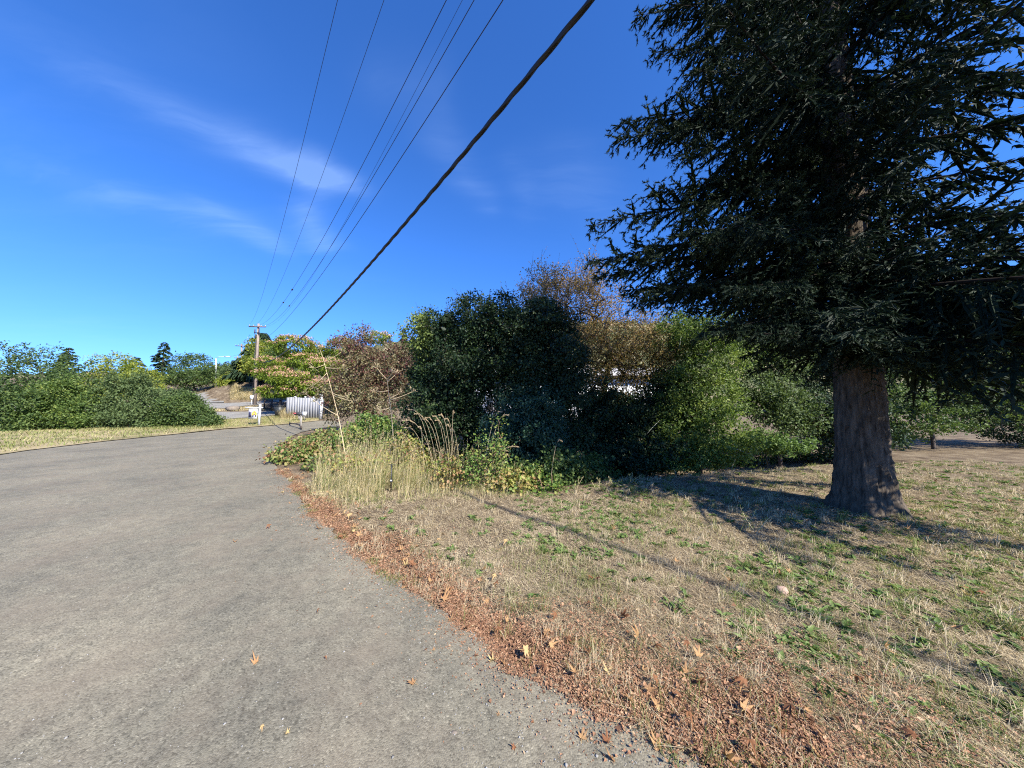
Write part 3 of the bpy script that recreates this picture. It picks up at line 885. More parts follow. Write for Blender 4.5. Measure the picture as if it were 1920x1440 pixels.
# --- shrubs at the back right, partly out of the sun
specs = [('leafy_shrub', 'grey-green shrub with layered sprays beneath the spruce', [(1450, 670, 11.5, 65, 50, .9), (1440, 745, 11, 58, 45, .8), (1485, 780, 10.8, 55, 45, .8), (1420, 625, 11.8, 45, 35, .8), (1500, 640, 11.8, 55, 45, .8)], 1455, 11.3, 'grey_shrub', 41),
         ('leafy_shrub', 'dark green shrub behind the mown grass, right of the green tree', [(1560, 690, 11.8, 75, 60, 1.0), (1540, 770, 11, 60, 50, .9), (1600, 800, 10.5, 70, 45, .9)], 1570, 11.3, 'bush_dark', 42),
         ('leafy_shrub', 'tall dark shrub at the far right end of the grass', [(1720, 660, 12.5, 110, 90, 1.4), (1700, 770, 12, 95, 60, 1.2), (1840, 720, 12.5, 100, 90, 1.4)], 1740, 12.3, 'bush_mid', 43),
         ('leafy_shrub', 'big dark shrub past the picture edge beyond the spruce trunk', [(1960, 700, 13, 120, 100, 1.6), (2000, 790, 12.5, 120, 60, 1.3)], 1970, 12.8, 'bush_dark', 44),
         ('leafy_shrub', 'dark shrub filling the gap under the orange-leaved tree', [(1150, 800, 10.3, 62, 62, .8), (1220, 795, 10.5, 62, 62, .8), (1110, 780, 10.6, 40, 60, .7), (1190, 850, 9.2, 90, 30, .6), (1250, 760, 10.8, 40, 60, .7), (1180, 770, 11, 60, 38, .6)], 1165, 10.3, 'bush_dark', 45)]
for nm, lb, ls, bp, Y, mt, sd in specs:
    b = base_at(bp, Y)
    big = sum(l[3] * l[4] for l in ls) * (Y / FPX) ** 2
    t, mb, C, rg = tree(nm, lb, 'shrub', [lobe(*l) for l in ls], b, [b + (0, 0, .7), b + (.1, 0, 1.5), b + (0, 0, 2.1)], .07, int((300 + 85 * big) * (1.6 if sd == 45 else .95)), 30, .11, .09, .058, M[mt], sd, n_branch=200, core=(3200 if sd == 45 else 1300))
    mb.build('crown', M[mt], t)

# bright low ground plant in a patch of sun, back right
b = base_at(1440, 9.4)
lob = [lobe(1425, 828, 9.4, 40, 14, .5), lobe(1465, 834, 9.2, 40, 12, .5)]
t, mb, C, rg = tree('ground_plant', 'low bright green leafy plant patch at the grass edge under the spruce', 'plant', lob, b, [b + (0, 0, .15)], .02, 260, 18, .07, .07, .05, M['weed'], 51, n_branch=60)
mb.build('leaves', M['weed'], t)

# low dark undergrowth along the edge of the mown grass
back_px = [(985, 922), (1060, 917), (1120, 907), (1200, 896), (1300, 886), (1400, 878), (1500, 871), (1650, 865), (1800, 862)]
for q, (p0, p1) in enumerate(zip(back_px[:-2], back_px[1:-1])):
    A, Bp = gp(*p0), gp(*p1)
    n = 5; ls = []
    rg = np.random.default_rng(60 + q)
    for s in np.linspace(0, 1, n):
        c = A + (Bp - A) * s
        h = rg.uniform(.22, .42)
        ls.append(np.array([c[0], c[1] + .75, float(zt(c[0], c[1] + .75)) + h * .9, .34, .45, h]))
    where = ['below the leafy mound', 'in front of the dark vine-draped tree', 'under the orange-leaved tree', 'below the sunlit green tree', 'beside the bright ground plant', 'under the spruce boughs', 'near the spruce trunk'][q]
    base = (A + Bp) / 2; base[2] = zt(base[0], base[1] + .75)
    t, mb, C, rg = tree('undergrowth', 'low dark bramble leaves edging the grass ' + where, 'bramble', ls, base, [base + (0, .4, .15)], .012, 200, 16, .09, .075, .055, M['bush_mid'], 70 + q, n_branch=70, bark='cane', group=None)
    mb.build('leaves', M['bush_mid'], t)

# --- purple-leaved plum by the fence
b = base_at(682, 18.2)
lob = [lobe(672, 652, 18.8, 32, 34, 1.2), lobe(738, 690, 18.6, 48, 46, 1.5), lobe(700, 705, 18.2, 66, 42, 1.6), lobe(648, 742, 17.7, 40, 44, 1.2), lobe(720, 745, 17.6, 60, 46, 1.4), lobe(768, 690, 18.4, 26, 45, 1.2)]


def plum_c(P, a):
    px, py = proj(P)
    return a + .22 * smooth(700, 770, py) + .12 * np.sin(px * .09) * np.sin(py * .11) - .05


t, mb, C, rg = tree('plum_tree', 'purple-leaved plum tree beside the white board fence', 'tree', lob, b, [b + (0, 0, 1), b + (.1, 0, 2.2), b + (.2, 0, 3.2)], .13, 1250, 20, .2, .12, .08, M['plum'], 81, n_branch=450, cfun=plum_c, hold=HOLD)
tr = HOLD.pop(); top = C[np.argsort(-C[:, 2])[:200]]
shoots(mb, tr, rg, top[rg.choice(200, 36, replace=False)], .6, 14, .09, .06, .3, .4)
mb.build('crown', M['plum'], t); tr.build('trunk', M['twig'], t)

# --- silk tree in blossom behind the fence
b = base_at(570, 35.5)
alob = [(552, 650, 31, 40, 20), (640, 652, 32, 27, 18), (708, 634, 32, 26, 11), (506, 682, 29.5, 30, 11), (548, 714, 28, 44, 17), (600, 728, 28, 40, 14), (612, 690, 29.5, 42, 16), (662, 690, 30, 24, 15),
        (575, 678, 30, 32, 13), (518, 734, 27.5, 30, 10), (500, 703, 28.5, 20, 9), (640, 722, 29, 30, 14), (590, 660, 32, 26, 12), (560, 737, 28, 34, 9), (655, 660, 31, 22, 14), (525, 700, 29, 26, 12), (632, 742, 28.5, 26, 12)]
alob = [(p, q, Y + 4.0, rx, ry) for p, q, Y, rx, ry in alob]
lob = [lobe(p, q, Y, rx, ry, rx * Y / FPX * .8) for p, q, Y, rx, ry in alob]
t = thing('silk_tree', 'spreading silk tree covered in pink blossom behind the board fence', 'tree', b)
rg = np.random.default_rng(91)
C, N_, _ = lobe_points(rg, lob, 2600, .55, .35)
k = np.repeat(np.arange(len(C)), 9); n = len(k)
P = C[k] + rg.normal(size=(n, 3)) * np.array([.16, .16, .08])
D = norm(N_[k] * .6 + rand_dir(rg, n) * .8 + (0, 0, -.25))
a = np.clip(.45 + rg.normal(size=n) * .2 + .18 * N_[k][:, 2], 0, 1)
v, f, a = leaf_arr(P, D, norm(rand_dir(rg, n) * .6 + (0, 0, .8)), rg.uniform(.18, .36, n), rg.uniform(.08, .14, n), a, .15, .2)
MB().add(v, f, a).build('crown', M['albizia'], t)
up = np.where((N_[:, 2] > .15))[0]
up = up[rg.random(len(up)) < .95]
kk_ = np.repeat(up, 7); n = len(kk_)
P = C[kk_] + np.array([0, 0, .14]) + rg.normal(size=(n, 3)) * np.array([.15, .15, .05])
v, f, a = leaf_arr(P, norm(rand_dir(rg, n) * .8 + (0, 0, .8)), rand_dir(rg, n), rg.uniform(.09, .17, n), rg.uniform(.08, .13, n), rg.random(n))
MB().add(v, f, a).build('blossom', M['blossom'], t)
tr = MB()
skeleton(tr, rg, [b, b + (.2, -.3, 1.2), b + (.3, -.6, 2.2)], .2, C[rg.choice(len(C), 500, replace=False)], r_tip=.012, power=.42)
tr.build('trunk', M['bark'], t)


# --- distant conifers and round trees
def conifer(name, label, base, H, R, seed, mat='conifer', group=None, nwh=None, per=16):
    rg = np.random.default_rng(seed)
    base = np.asarray(base, float)
    t = thing(name, label, 'tree', base, group)
    MB().tube([base, base + (0, 0, H * .5), base + (0, 0, H)], [R * .09, R * .06, .02], 7).build('trunk', M['bark'], t)
    nwh = nwh or int(H * 7)
    P, D, L = [], [], []
    for i in range(nwh):
        z = H * (.08 + .92 * (i / nwh))
        r = R * (1 - z / H) ** .85 * rg.uniform(.75, 1.1) + .12
        az = rg.random() * 6.283; dz = -.25 + .3 * z / H
        d = np.array([math.cos(az), math.sin(az), dz])
        s = rg.uniform(.2, 1, per)
        q = base + (0, 0, z) + d * (s * r)[:, None]
        side = np.array([-math.sin(az), math.cos(az), 0])
        dd = d * .8 + side * rg.normal(size=(per, 1)) * .8 + np.array([0, 0, -.35])
        P.append(q); D.append(dd); L.append(np.full(per, .18 * R + .25 * r * (1 - s * .4)))
    P = np.concatenate(P); D = np.concatenate(D); L = np.concatenate(L); n = len(P)
    v, f, a = leaf_arr(P, D, rand_dir(rg, n) * .5 + (0, 0, 1), L, L * .32, np.clip(rg.normal(size=n) * .2 + .5, 0, 1), .2, .3)
    MB().add(v, f, a).build('crown', M[mat], t)
    return t


def on_hill(px, Y):
    x = (px - 960) / FPX * Y
    return np.array([x, Y, float(zt(x, Y)) - .1])


p = on_hill(486, 50)
conifer('fir_tree', 'dark pointed fir standing behind the near utility pole', p, EYE + (765 - 622) / FPX * 50 - p[2], 4.6, 101, nwh=120)
for q, (px, py, Y, lb) in enumerate([(754, 612, 75, 'tallest of the far firs rising above the plum tree'), (770, 628, 80, 'middle fir of the far row above the plum tree'), (783, 634, 82, 'far fir close against the dark leafy tree'), (741, 640, 78, 'lowest far fir, on the silk tree side')]):
    p = on_hill(px, Y); p[2] = 3
    conifer('fir_tree', lb, p, EYE + (765 - py) / FPX * Y - p[2], 2.6, 110 + q, group='far firs above the plum tree')
for q, (px, py, Y, lb) in enumerate([(421, 676, 85, 'far dark fir on the hill crest beside the uphill street'), (300, 640, 80, 'tall fir on the hill left of the uphill street'), (250, 668, 84, 'shorter fir on the hill, left of the tallest one'),
                                     (120, 650, 78, 'broad fir standing alone at the far left of the hill')]):
    p = on_hill(px, Y)
    conifer('fir_tree', lb, p, EYE + (765 - py) / FPX * Y - p[2], 3.6 if q else 2.0, 120 + q)

for nm, lb, ls, bp, Y, mt, sd, lf in [
        ('sunlit_tree', 'yellow-green sunlit tree just right of the near utility pole', [(498, 662, 46, 24, 20, 2), (492, 685, 45, 24, 16, 2), (512, 690, 46, 18, 16, 1.6)], 498, 46, 'lit_tree', 131, .3),
        ('round_tree', 'dark rounded tree between the sunlit tree and the silk tree', [(530, 672, 40, 16, 22, 1.5), (522, 690, 40, 14, 16, 1.2)], 528, 40, 'bush_mid', 132, .26),
        ('bank_shrub', 'broad grey-green shrub on top of the dry bank', [(452, 700, 58, 22, 17, 2.5), (470, 702, 56, 16, 14, 2), (440, 708, 58, 14, 14, 2)], 452, 57, 'grey_shrub', 133, .3),
        ('bank_shrub', 'yellow-green shrub at the foot of the bank by the uphill street', [(433, 714, 56, 9, 12, 1.5), (437, 722, 55, 6, 8, 1)], 434, 55.5, 'lit_tree', 134, .28),
        ('bank_shrub', 'pale green shrub at the left side of the uphill street', [(412, 702, 62, 16, 16, 2), (424, 700, 64, 10, 14, 1.6)], 415, 62, 'grey_shrub', 135, .3),
        ('round_tree', 'wide dark green tree left of the uphill street', [(360, 690, 60, 34, 30, 3), (385, 705, 58, 26, 20, 2.4), (335, 712, 58, 30, 20, 2.4)], 362, 59, 'bush_mid', 136, .34),
        ('round_tree', 'sunlit yellow-green tree on the hillside at far left', [(230, 705, 50, 48, 36, 3), (270, 725, 48, 36, 24, 2.4)], 240, 49, 'lit_tree', 137, .32),
        ('roadside_shrub', 'uneven dark green shrub on the verge left of the sale sign', [(372, 784, 25.5, 30, 22, 1.2), (335, 776, 25, 26, 30, 1.1), (352, 760, 25.6, 18, 22, .9), (395, 792, 25.2, 16, 12, .8), (312, 790, 24.8, 20, 16, .9)], 350, 25.3, 'bush_mid', 141, .16),
        ('roadside_shrub', 'tall loose green shrub on the verge beside the dark one', [(272, 765, 24.5, 30, 36, 1.2), (235, 745, 24.8, 28, 40, 1.2), (250, 785, 24, 40, 20, 1.2), (205, 780, 24, 26, 24, 1.0), (262, 725, 25, 14, 22, .8)], 250, 24.2, 'grey_shrub', 142, .17),
        ('roadside_shrub', 'mixed yellowish shrub farther left on the verge', [(150, 770, 23.5, 36, 34, 1.4), (105, 755, 23.8, 34, 40, 1.3), (75, 785, 23, 36, 26, 1.2), (175, 790, 23.4, 22, 18, 1.0), (125, 730, 24, 18, 22, .9)], 110, 23.3, 'ivy', 143, .17),
        ('roadside_shrub', 'dark tall shrub at the left edge of the road', [(10, 765, 22, 40, 44, 1.5), (-50, 745, 22.2, 46, 56, 1.6), (-100, 785, 21.5, 50, 34, 1.5), (40, 795, 21.8, 26, 20, 1.0)], -40, 22, 'bush_mid', 144, .17),
        ('bank_shrub', 'low grey-green shrub at the back of the side lane, far left', [(330, 748, 44, 40, 14, 1.6), (290, 752, 43, 30, 12, 1.4)], 315, 43.5, 'grey_shrub', 139, .28),
        ('bank_shrub', 'wide yellow-green hedge-like shrub along the side lane', [(150, 748, 42, 70, 18, 1.8), (60, 750, 41, 60, 18, 1.8)], 110, 41.5, 'lit_tree', 140, .28),
        ('round_tree', 'dark green tree at the left end of the hillside', [(70, 690, 46, 60, 50, 3.4), (120, 725, 44, 46, 30, 2.6), (10, 720, 44, 40, 30, 2.6)], 75, 45, 'bush_mid', 138, .34)]:
    b = base_at(bp, Y)
    lob = [lobe(*l) for l in ls]
    zc = lob[0][2]
    t, mb, C, rg = tree(nm, lb, 'tree' if 'tree' in nm else 'shrub', lob, b, [b + (0, 0, max(.3, (zc - b[2]) * .5)), b + (0, 0, max(1., (zc - b[2]) * .9))], .13, (1500 if lf < .2 else 620), 12, (.16 if lf < .2 else .34), lf, lf * .55, M[mt], sd, n_branch=120)
    mb.build('crown', M[mt], t)


# ------------------------------------------------------------------ the spruce that hangs into the picture
def make_spruce():
    rg = np.random.default_rng(200)
    bx, by = 5.6, 5.0
    bz = float(zt(bx, by)) - .1
    base = np.array([bx, by, bz]); H = 21.0
    t = thing('spruce_tree', 'huge dark spruce with drooping boughs over the right of the grass', 'tree', base)
    zz = np.concatenate([np.linspace(0, 4, 70), np.linspace(4.2, H, 30)])
    rr = np.interp(zz, [0, .12, .35, .9, 2.5, H], [.50, .40, .33, .28, .25, .03])
    ns = 56; an = np.arange(ns) * 2 * math.pi / ns
    A_, Z_ = np.meshgrid(an, zz)
    fur = .030 * np.abs(np.sin(A_ * 9 + 1.6 * np.sin(Z_ * 2.1) + .8 * np.sin(Z_ * 5.3 + A_ * 2))) + .012 * np.sin(A_ * 23 + Z_ * 9) * np.sin(Z_ * 14 + A_ * 3) + .008 * rg.normal(size=A_.shape)
    R_ = rr[:, None] * (1 + .16 * np.exp(-Z_ * 2.2) * np.sin(A_ * 5 + .7)) + fur * np.minimum(rr[:, None] / .25, 1)
    V = np.stack([bx + .06 * np.sin(Z_ * .5) + R_ * np.cos(A_), by + .05 * np.cos(Z_ * .4) + R_ * np.sin(A_), bz + Z_], -1).reshape(-1, 3)
    i0 = np.arange(len(zz) - 1)[:, None] * ns; j0 = np.arange(ns)[None]; k0 = (j0 + 1) % ns
    MB().add(V, np.stack([i0 + j0, i0 + k0, i0 + ns + k0, i0 + ns + j0], -1).reshape(-1, 4)).build('trunk', M['spruce_bark'], t)
    cpy = [-400, 0, 60, 110, 170, 230, 262, 300, 330, 400, 440, 500, 560, 600, 640, 690, 760]
    cpx = [1330, 1225, 1215, 1245, 1220, 1170, 1160, 1190, 1275, 1225, 1140, 1112, 1115, 1235, 1330, 1470, 1600]
    wood = MB(); ND = MB()
    # boughs: (start height, azimuth, length, tip sag)
    boughs = []
    for (px, py, Y) in [(1193, 45, 4.9), (1232, 118, 4.6), (1158, 255, 4.9), (1150, 285, 4.6), (1222, 385, 4.7), (1112, 448, 4.8), (1104, 520, 4.6), (1122, 545, 5.0), (1215, 575, 4.7), (1190, 590, 5.2), (1320, 640, 4.6), (1345, 640, 4.4), (1440, 640, 4.8),
                        (1290, 300, 4.4), (1300, 150, 4.2), (1320, 480, 4.2), (1240, 470, 4.4), (1390, 560, 4.0), (1420, 640, 4.4), (1480, 645, 4.4), (1250, 20, 4.6), (1280, 560, 5.4), (1370, 620, 5.6), (1450, 640, 6.2), (1580, 655, 4.2), (1640, 670, 4.0), (1700, 650, 3.8), (1540, 635, 4.4), (1620, 630, 3.6), (1750, 670, 4.2), (1680, 650, 3.6), (1600, 640, 3.4), (1560, 600, 3.6), (1660, 580, 3.4)]:
        tip = at(px, py, Y)
        d = tip - np.array([bx, by, 0]); L = math.hypot(d[0], d[1])
        z0 = tip[2] + .22 * L
        boughs.append((z0, tip, L, 2 if len(boughs) < 18 else 1))
    def shades_lawn(tip, z0):
        root = np.array([bx, by, z0])
        for q in (.55, .8, 1.0):
            p = root + (tip - root) * q
            h = p[2] - .35
            g_ = np.array([p[0] - TO_SUN.x / TO_SUN.z * h, p[1] - TO_SUN.y / TO_SUN.z * h, 0.])
            if g_[1] < .5: continue
            qx, qy = proj(g_)
            if qy > 903 and qx < 1352: return True
        return False
    for az_, L_, z_ in [(-1.87, 4.1, 3.3), (-1.75, 4.2, 3.5), (-2.0, 3.9, 3.6), (-1.7, 4.0, 3.1), (-1.45, 3.4, 3.1), (-1.3, 3.3, 3.3), (-1.5, 3.6, 3.4), (-1.6, 3.5, 3.2), (-1.4, 3.7, 3.6), (-1.2, 3.6, 3.2), (-1.7, 3.4, 3.0), (-1.55, 3.0, 2.7), (-1.35, 2.9, 2.8), (-1.1, 3.2, 3.0), (-1.8, 3.0, 2.9), (-1.65, 3.7, 3.8)]:
        z_ += .25  # low near-side boughs, mostly out of view, added to shade the lawn's right
        for _ in range(14):
            tip = np.array([bx + L_ * math.cos(az_), by + L_ * math.sin(az_), z_ - .22 * L_])
            if not shades_lawn(tip, z_): break
            L_ *= .93
        boughs.append((z_, tip, L_, True))
    ga = 2.399963; i = 0; z = 2.5
    while z < H - .4:
        az = i * ga + rg.normal() * .25
        L = 4.5 * (1 - (z - 2.2) / (H - 2.0)) ** .62 * rg.uniform(.72, 1.03) + .15  # upper crown kept wide, shaped to throw shade on the dark trees
        for _ in range(14):
            sag = .22 * L * (1.1 - .6 * z / H)
            tip = np.array([bx + L * math.cos(az), by + L * math.sin(az), z - sag])
            if tip[1] < .6: L *= .93; continue
            px, py = proj(tip)
            if px < np.interp(py, cpy, cpx) + 34 or shades_lawn(tip, z): L *= .92
            else: break
        if L > .5 and not shades_lawn(tip, z): boughs.append((z, tip, L, (500 < px < 2050 and py > -250)))
        z += .066 + .009 * z * .5; i += 1
    for z0, tip, L, vis in boughs:
        s = np.linspace(0, 1, 9)[:, None]
        root = np.array([bx, by, z0])
        straight = root + (tip - root) * s
        sagc = np.sin(s * math.pi) * .05 * L - (s ** 3 - s) * .0
        path = straight + np.array([0, 0, 1]) * (sagc - .10 * L * np.sin(s * math.pi) ** 2 * s)
        path[:, 2] += .05 * L * s[:, 0] ** 5 + (.07 * L * np.sin(s[:, 0] * math.pi) if vis == 2 else 0)
        path += np.array([[.05, .05, .03]]) * np.sin(s * 7 + z0 * 3) * s * L * .25
        wood.tube(path, np.linspace(.010 + .007 * L, .003, 9), 5, cap=False)
        ax = norm((tip - root) * np.array([1, 1, .0]))
        side = np.array([-ax[1], ax[0], 0])
        sp = .115 if vis else .19
        n2 = max(4, int(L / sp))
        s2 = np.repeat(np.linspace(.10, 1.0, n2), 2)
        sgn = np.tile([1, -1], n2)
        s2 = np.clip(s2 + rg.normal(size=len(s2)) * .012, .06, 1)
        k = s2 * 8; k0 = np.minimum(k.astype(int), 7); fr = (k - k0)[:, None]
        P2 = path[k0] * (1 - fr) + path[k0 + 1] * fr
        l2 = np.clip(.30 * L * (1 - s2) ** .8 + .12, .12, .95) * rg.uniform(.45, 1.25, len(s2))
        hang = rg.uniform(.3, 1.5, len(s2)) * (.45 + .75 * (1 - s2)) * np.where(rg.random(len(s2)) < .22, -.55, 1.0)
        D2 = norm(ax[None] * rg.uniform(.35, .9, len(s2))[:, None] + side[None] * (sgn * rg.uniform(.35, .85, len(s2)))[:, None] + np.array([0, 0, -1.0]) * hang[:, None])
        # twigs along each side branch
        st = .080 if vis else .105
        m = np.maximum(2, (l2 / st).astype(int))
        idx = np.repeat(np.arange(len(s2)), m)
        u = (np.arange(len(idx)) - np.repeat(np.cumsum(m) - m, m)) / np.repeat(np.maximum(m - 1, 1), m)
        Pt = P2[idx] + D2[idx] * (u * l2[idx])[:, None] + np.array([0, 0, -.10]) * ((u * l2[idx]) ** 2)[:, None]
        # wood of side branches
        p0, p1 = P2, P2 + D2 * l2[:, None] + np.array([0, 0, -.10]) * (l2 ** 2)[:, None]
        ref = norm(np.cross(D2, np.array([0, .3, 1.]))) * .0035
        q = np.stack([p0 - ref, p0 + ref, p1], 1).reshape(-1, 3)
        wood.add(q, np.arange(len(q)).reshape(-1, 3))
        for sgw in (0, 1):
            w_ = norm(np.cross(D2, np.array([0, .3, 1.]))) if sgw == 0 else norm(np.cross(D2, norm(np.cross(D2, np.array([0, .3, 1.])))))
            v_, f_, a_ = leaf_arr(P2, p1 - P2, w_, l2, np.clip(l2 * .13, .035, .06) * (1.0 if vis else 1.15), .3, 0, 0)
            ND.add(v_, f_, a_)
        # shoots both sides of each twig point
        idx = np.repeat(idx, 2); Pt = np.repeat(Pt, 2, 0); u = np.repeat(u, 2)
        sg = np.tile([1, -1], len(Pt) // 2)
        S2 = norm(np.cross(D2[idx], np.array([0, 0, 1.])))
        Ds = norm(D2[idx] * .75 + S2 * (sg * rg.uniform(.3, .9, len(sg)))[:, None] + np.array([0, 0, -.30]) + rng_n(rg, len(sg), .38))
        ls = (.135 if vis else .18) * rg.uniform(.6, 1.25, len(sg)) * (1.1 - .35 * u)
        for sgw in (0, 1):
            w_ = rand_dir(rg, len(Pt))
            v_, f_, a_ = leaf_arr(Pt, Ds, w_, ls * 1.05, .026 if vis else .048, np.clip(.35 + rg.normal(size=len(Pt)) * .12, 0, 1), 0, 0)
            ND.add(v_, f_, a_)
            if not vis: break
        nn_ = (16 if vis == 2 else 5) if vis else 3
        A = np.repeat(np.arange(len(Pt)), nn_)
        w = np.tile(np.linspace(.05, 1, nn_), len(Pt)) + rg.normal(size=len(A)) * .03
        B0 = Pt[A] + Ds[A] * (w * ls[A])[:, None]
        pr = rand_dir(rg, len(A)); pr = norm(pr - Ds[A] * (pr * Ds[A]).sum(1, keepdims=True))
        nd = norm(Ds[A] * .75 + pr)
        nl = (.042 if vis else .07) * rg.uniform(.75, 1.15, len(A))
        nw = (.0125 if vis else .028)
        sd = norm(np.cross(nd, rand_dir(rg, len(A)))) * nw * .5
        V = np.stack([B0 - sd, B0 + sd, B0 + nd * nl[:, None]], 1).reshape(-1, 3)
        av = np.clip(.42 + rg.normal(size=len(Pt)) * .15 + .22 * (u > .85), 0, 1)[A]
        ND.add(V, np.arange(len(V)).reshape(-1, 3), np.repeat(av, 3))
    wood.build('boughs', M['bough'], t)
    o = ND.build('needles', M['spruce'], t)
    print('SPRUCE tris', len(o.data.polygons), 'boughs', len(boughs))


def rng_n(rg, n, s):
    return rg.normal(size=(n, 3)) * s


make_spruce()


# ------------------------------------------------------------------ ground cover
LAWN_PX = [(2700, 1560)] + [p for p in EDGE_PX if p[1] >= 880] + [(500, 868), (560, 900), (640, 915), (720, 922), (850, 924), (985, 925)] + back_px + [(2000, 880), (2500, 960)]
lawn_poly = np.array([gp(*p)[:2] for p in LAWN_PX])


def scatter(rg, n, py0=860, py1=1560, px0=300, px1=2150, pw=1.5, dmax=9.5, poly=lawn_poly):
    out = np.zeros((0, 2))
    while len(out) < n:
        m = n * 3
        py = rg.uniform(py0, py1, m); px = rg.uniform(px0, px1, m)
        v = (720 - py) / FPX
        dz = math.sin(TILT) + v * math.cos(TILT); dy = math.cos(TILT) - v * math.sin(TILT)
        t = -EYE / dz
        x = (px - 960) / FPX * t; y = dy * t
        k = (y < dmax) & (rg.random(m) < (np.maximum(y, .5) / dmax) ** pw) & in_poly(poly, x, y)
        out = np.concatenate([out, np.stack([x, y], 1)[k]])
    return out[:n]


def gz_(x, y):
    return zt(x, y) + bump(x, y)


def patch(x, y, s=1.0, ph=0.0):
    return (np.sin(1.9 * x * s + ph) * np.sin(1.6 * y * s + 2 * ph) + np.sin(.9 * x * s - 1.3 * y * s + ph) + .7 * np.sin(3.7 * x * s + 2.9 * y * s)) / 2.7


EDGE_L = np.array(EDGE)
rg = np.random.default_rng(300)
Q = scatter(rg, 250000)
de = dist_line(EDGE_L, Q[:, 0], Q[:, 1])
keep = rg.random(len(Q)) < np.clip(.12 + 1.1 * smooth(.05, .6, de + .25 * patch(Q[:, 0], Q[:, 1], 2.4, 1.0)) + .3 * smooth(3, 7, np.hypot(Q[:, 0], Q[:, 1])), 0, 1)
px, py = proj(np.column_stack([Q, np.zeros(len(Q))]))
keep &= rg.random(len(Q)) > .55 * np.exp(-((px - 1310) / 170) ** 2 - ((py - 925) / 32) ** 2)
Q = Q[keep]; n = len(Q)
d = np.hypot(Q[:, 0], Q[:, 1])
az = rg.random(n) * 6.283; el = np.abs(rg.normal(size=n)) * .24 + .03
ln = rg.uniform(.025, .085, n); D = np.stack([np.cos(az) * np.cos(el), np.sin(az) * np.cos(el), np.sin(el)], 1)
w = np.clip(.0009 * d, .0022, .006)
S = np.stack([-np.sin(az), np.cos(az), rg.normal(size=n) * .4], 1) * (w * .5)[:, None]
P = np.column_stack([Q, gz_(Q[:, 0], Q[:, 1]) + rg.random(n) * .012])
V = np.stack([P - S, P + S, P + D * ln[:, None]], 1).reshape(-1, 3)
a = np.clip(.48 + .2 * patch(Q[:, 0], Q[:, 1]) + .16 * patch(Q[:, 0], Q[:, 1], 5, 2) + rg.normal(size=n) * .25, 0, 1)
MB().add(V, np.arange(len(V)).reshape(-1, 3), np.repeat(a, 3)).build('dry_lawn_grass', M['dry_grass'], kind='stuff')

# longer loose straws lying on the grass and leaves
Q = scatter(rg, 5200, dmax=6)
Q = Q[rg.random(len(Q)) < .3 + .7 * smooth(.5, .9, dist_line(EDGE_L, Q[:, 0], Q[:, 1]))]
n = len(Q); az = rg.normal(size=n) * .9 + 2.3; el = np.abs(rg.normal(size=n)) * .16 + .03
P = np.column_stack([Q, gz_(Q[:, 0], Q[:, 1]) + .012])
D = np.stack([np.cos(az) * np.cos(el), np.sin(az) * np.cos(el), np.sin(el)], 1); ln = rg.uniform(.10, .30, n)
S = np.stack([-np.sin(az), np.cos(az), np.zeros(n)], 1) * .0010
Mid = P + D * (ln * .5)[:, None] + (0, 0, .012)
T = P + D * ln[:, None] + np.stack([rg.normal(size=n), rg.normal(size=n), np.zeros(n)], 1) * (ln * .15)[:, None] - (0, 0, .004)
V = np.stack([P - S, P + S, Mid + S, Mid - S, T], 1).reshape(-1, 3)
B5 = np.arange(n)[:, None] * 5
MB().add(V, [B5 + np.array([[0, 1, 2, 3]]), B5 + np.array([[3, 2, 4]])], np.repeat(np.clip(.72 + rg.normal(size=n) * .15, 0, 1), 5)).build('loose_straw', M['dry_grass'], kind='stuff')

# green blades coming through in patches
Q = scatter(rg, 90000)
pt = patch(Q[:, 0], Q[:, 1], 1.25, .7) + .35 * patch(Q[:, 0], Q[:, 1], 4, 2)
de = dist_line(EDGE_L, Q[:, 0], Q[:, 1])
px, py = proj(np.column_stack([Q, np.zeros(len(Q))]))
wt = smooth(-.1, .7, pt) * smooth(.15, .6, de) * (1 - .65 * smooth(1480, 1600, px)) * (1 - .6 * smooth(1130, 1250, py)) * (.25 + .75 * smooth(780, 1200, px)) * (1 - .65 * smooth(1200, 1300, px) * (1 - smooth(930, 990, py)))
Q = Q[rg.random(len(Q)) < 1.0 * wt]; n = len(Q)
d = np.hypot(Q[:, 0], Q[:, 1])
v, f, a = blades(rg, np.column_stack([Q, gz_(Q[:, 0], Q[:, 1])]), rg.uniform(.02, .07, n), np.clip(.0011 * d, .003, .007), rg.uniform(.3, 1.3, n), np.clip(rg.normal(size=n) * .25 + .45, 0, 1))
MB().add(v, f, a).build('green_lawn_grass', M['green_grass'], kind='stuff')

# small standing tufts, dry and green
for nm, mt, cnt, pwx in (('dry_tufts', 'dry_grass', 700, 0), ('green_tufts', 'green_grass', 650, 1)):
    Q0 = scatter(rg, cnt, pw=1.6)
    if pwx:
        qx, qy = proj(np.column_stack([Q0, np.zeros(len(Q0))])); Q0 = Q0[rg.random(len(Q0)) < .3 + .7 * smooth(800, 1150, qx)]
    kq = np.repeat(np.arange(len(Q0)), 26); n = len(kq)
    Q = Q0[kq] + rg.normal(size=(n, 2)) * .03
    v, f, a = blades(rg, np.column_stack([Q, gz_(Q[:, 0], Q[:, 1])]), rg.uniform(.04, .15, n) * rg.uniform(.5, 1.2, len(Q0))[kq], np.clip(.0009 * np.hypot(Q[:, 0], Q[:, 1]), .0022, .006), np.abs(rg.normal(size=n)) * .7 + .2, np.clip(rg.normal(size=n) * .2 + (.35 if pwx else .7), 0, 1))
    MB().add(v, f, a).build(nm, M[mt], kind='stuff')

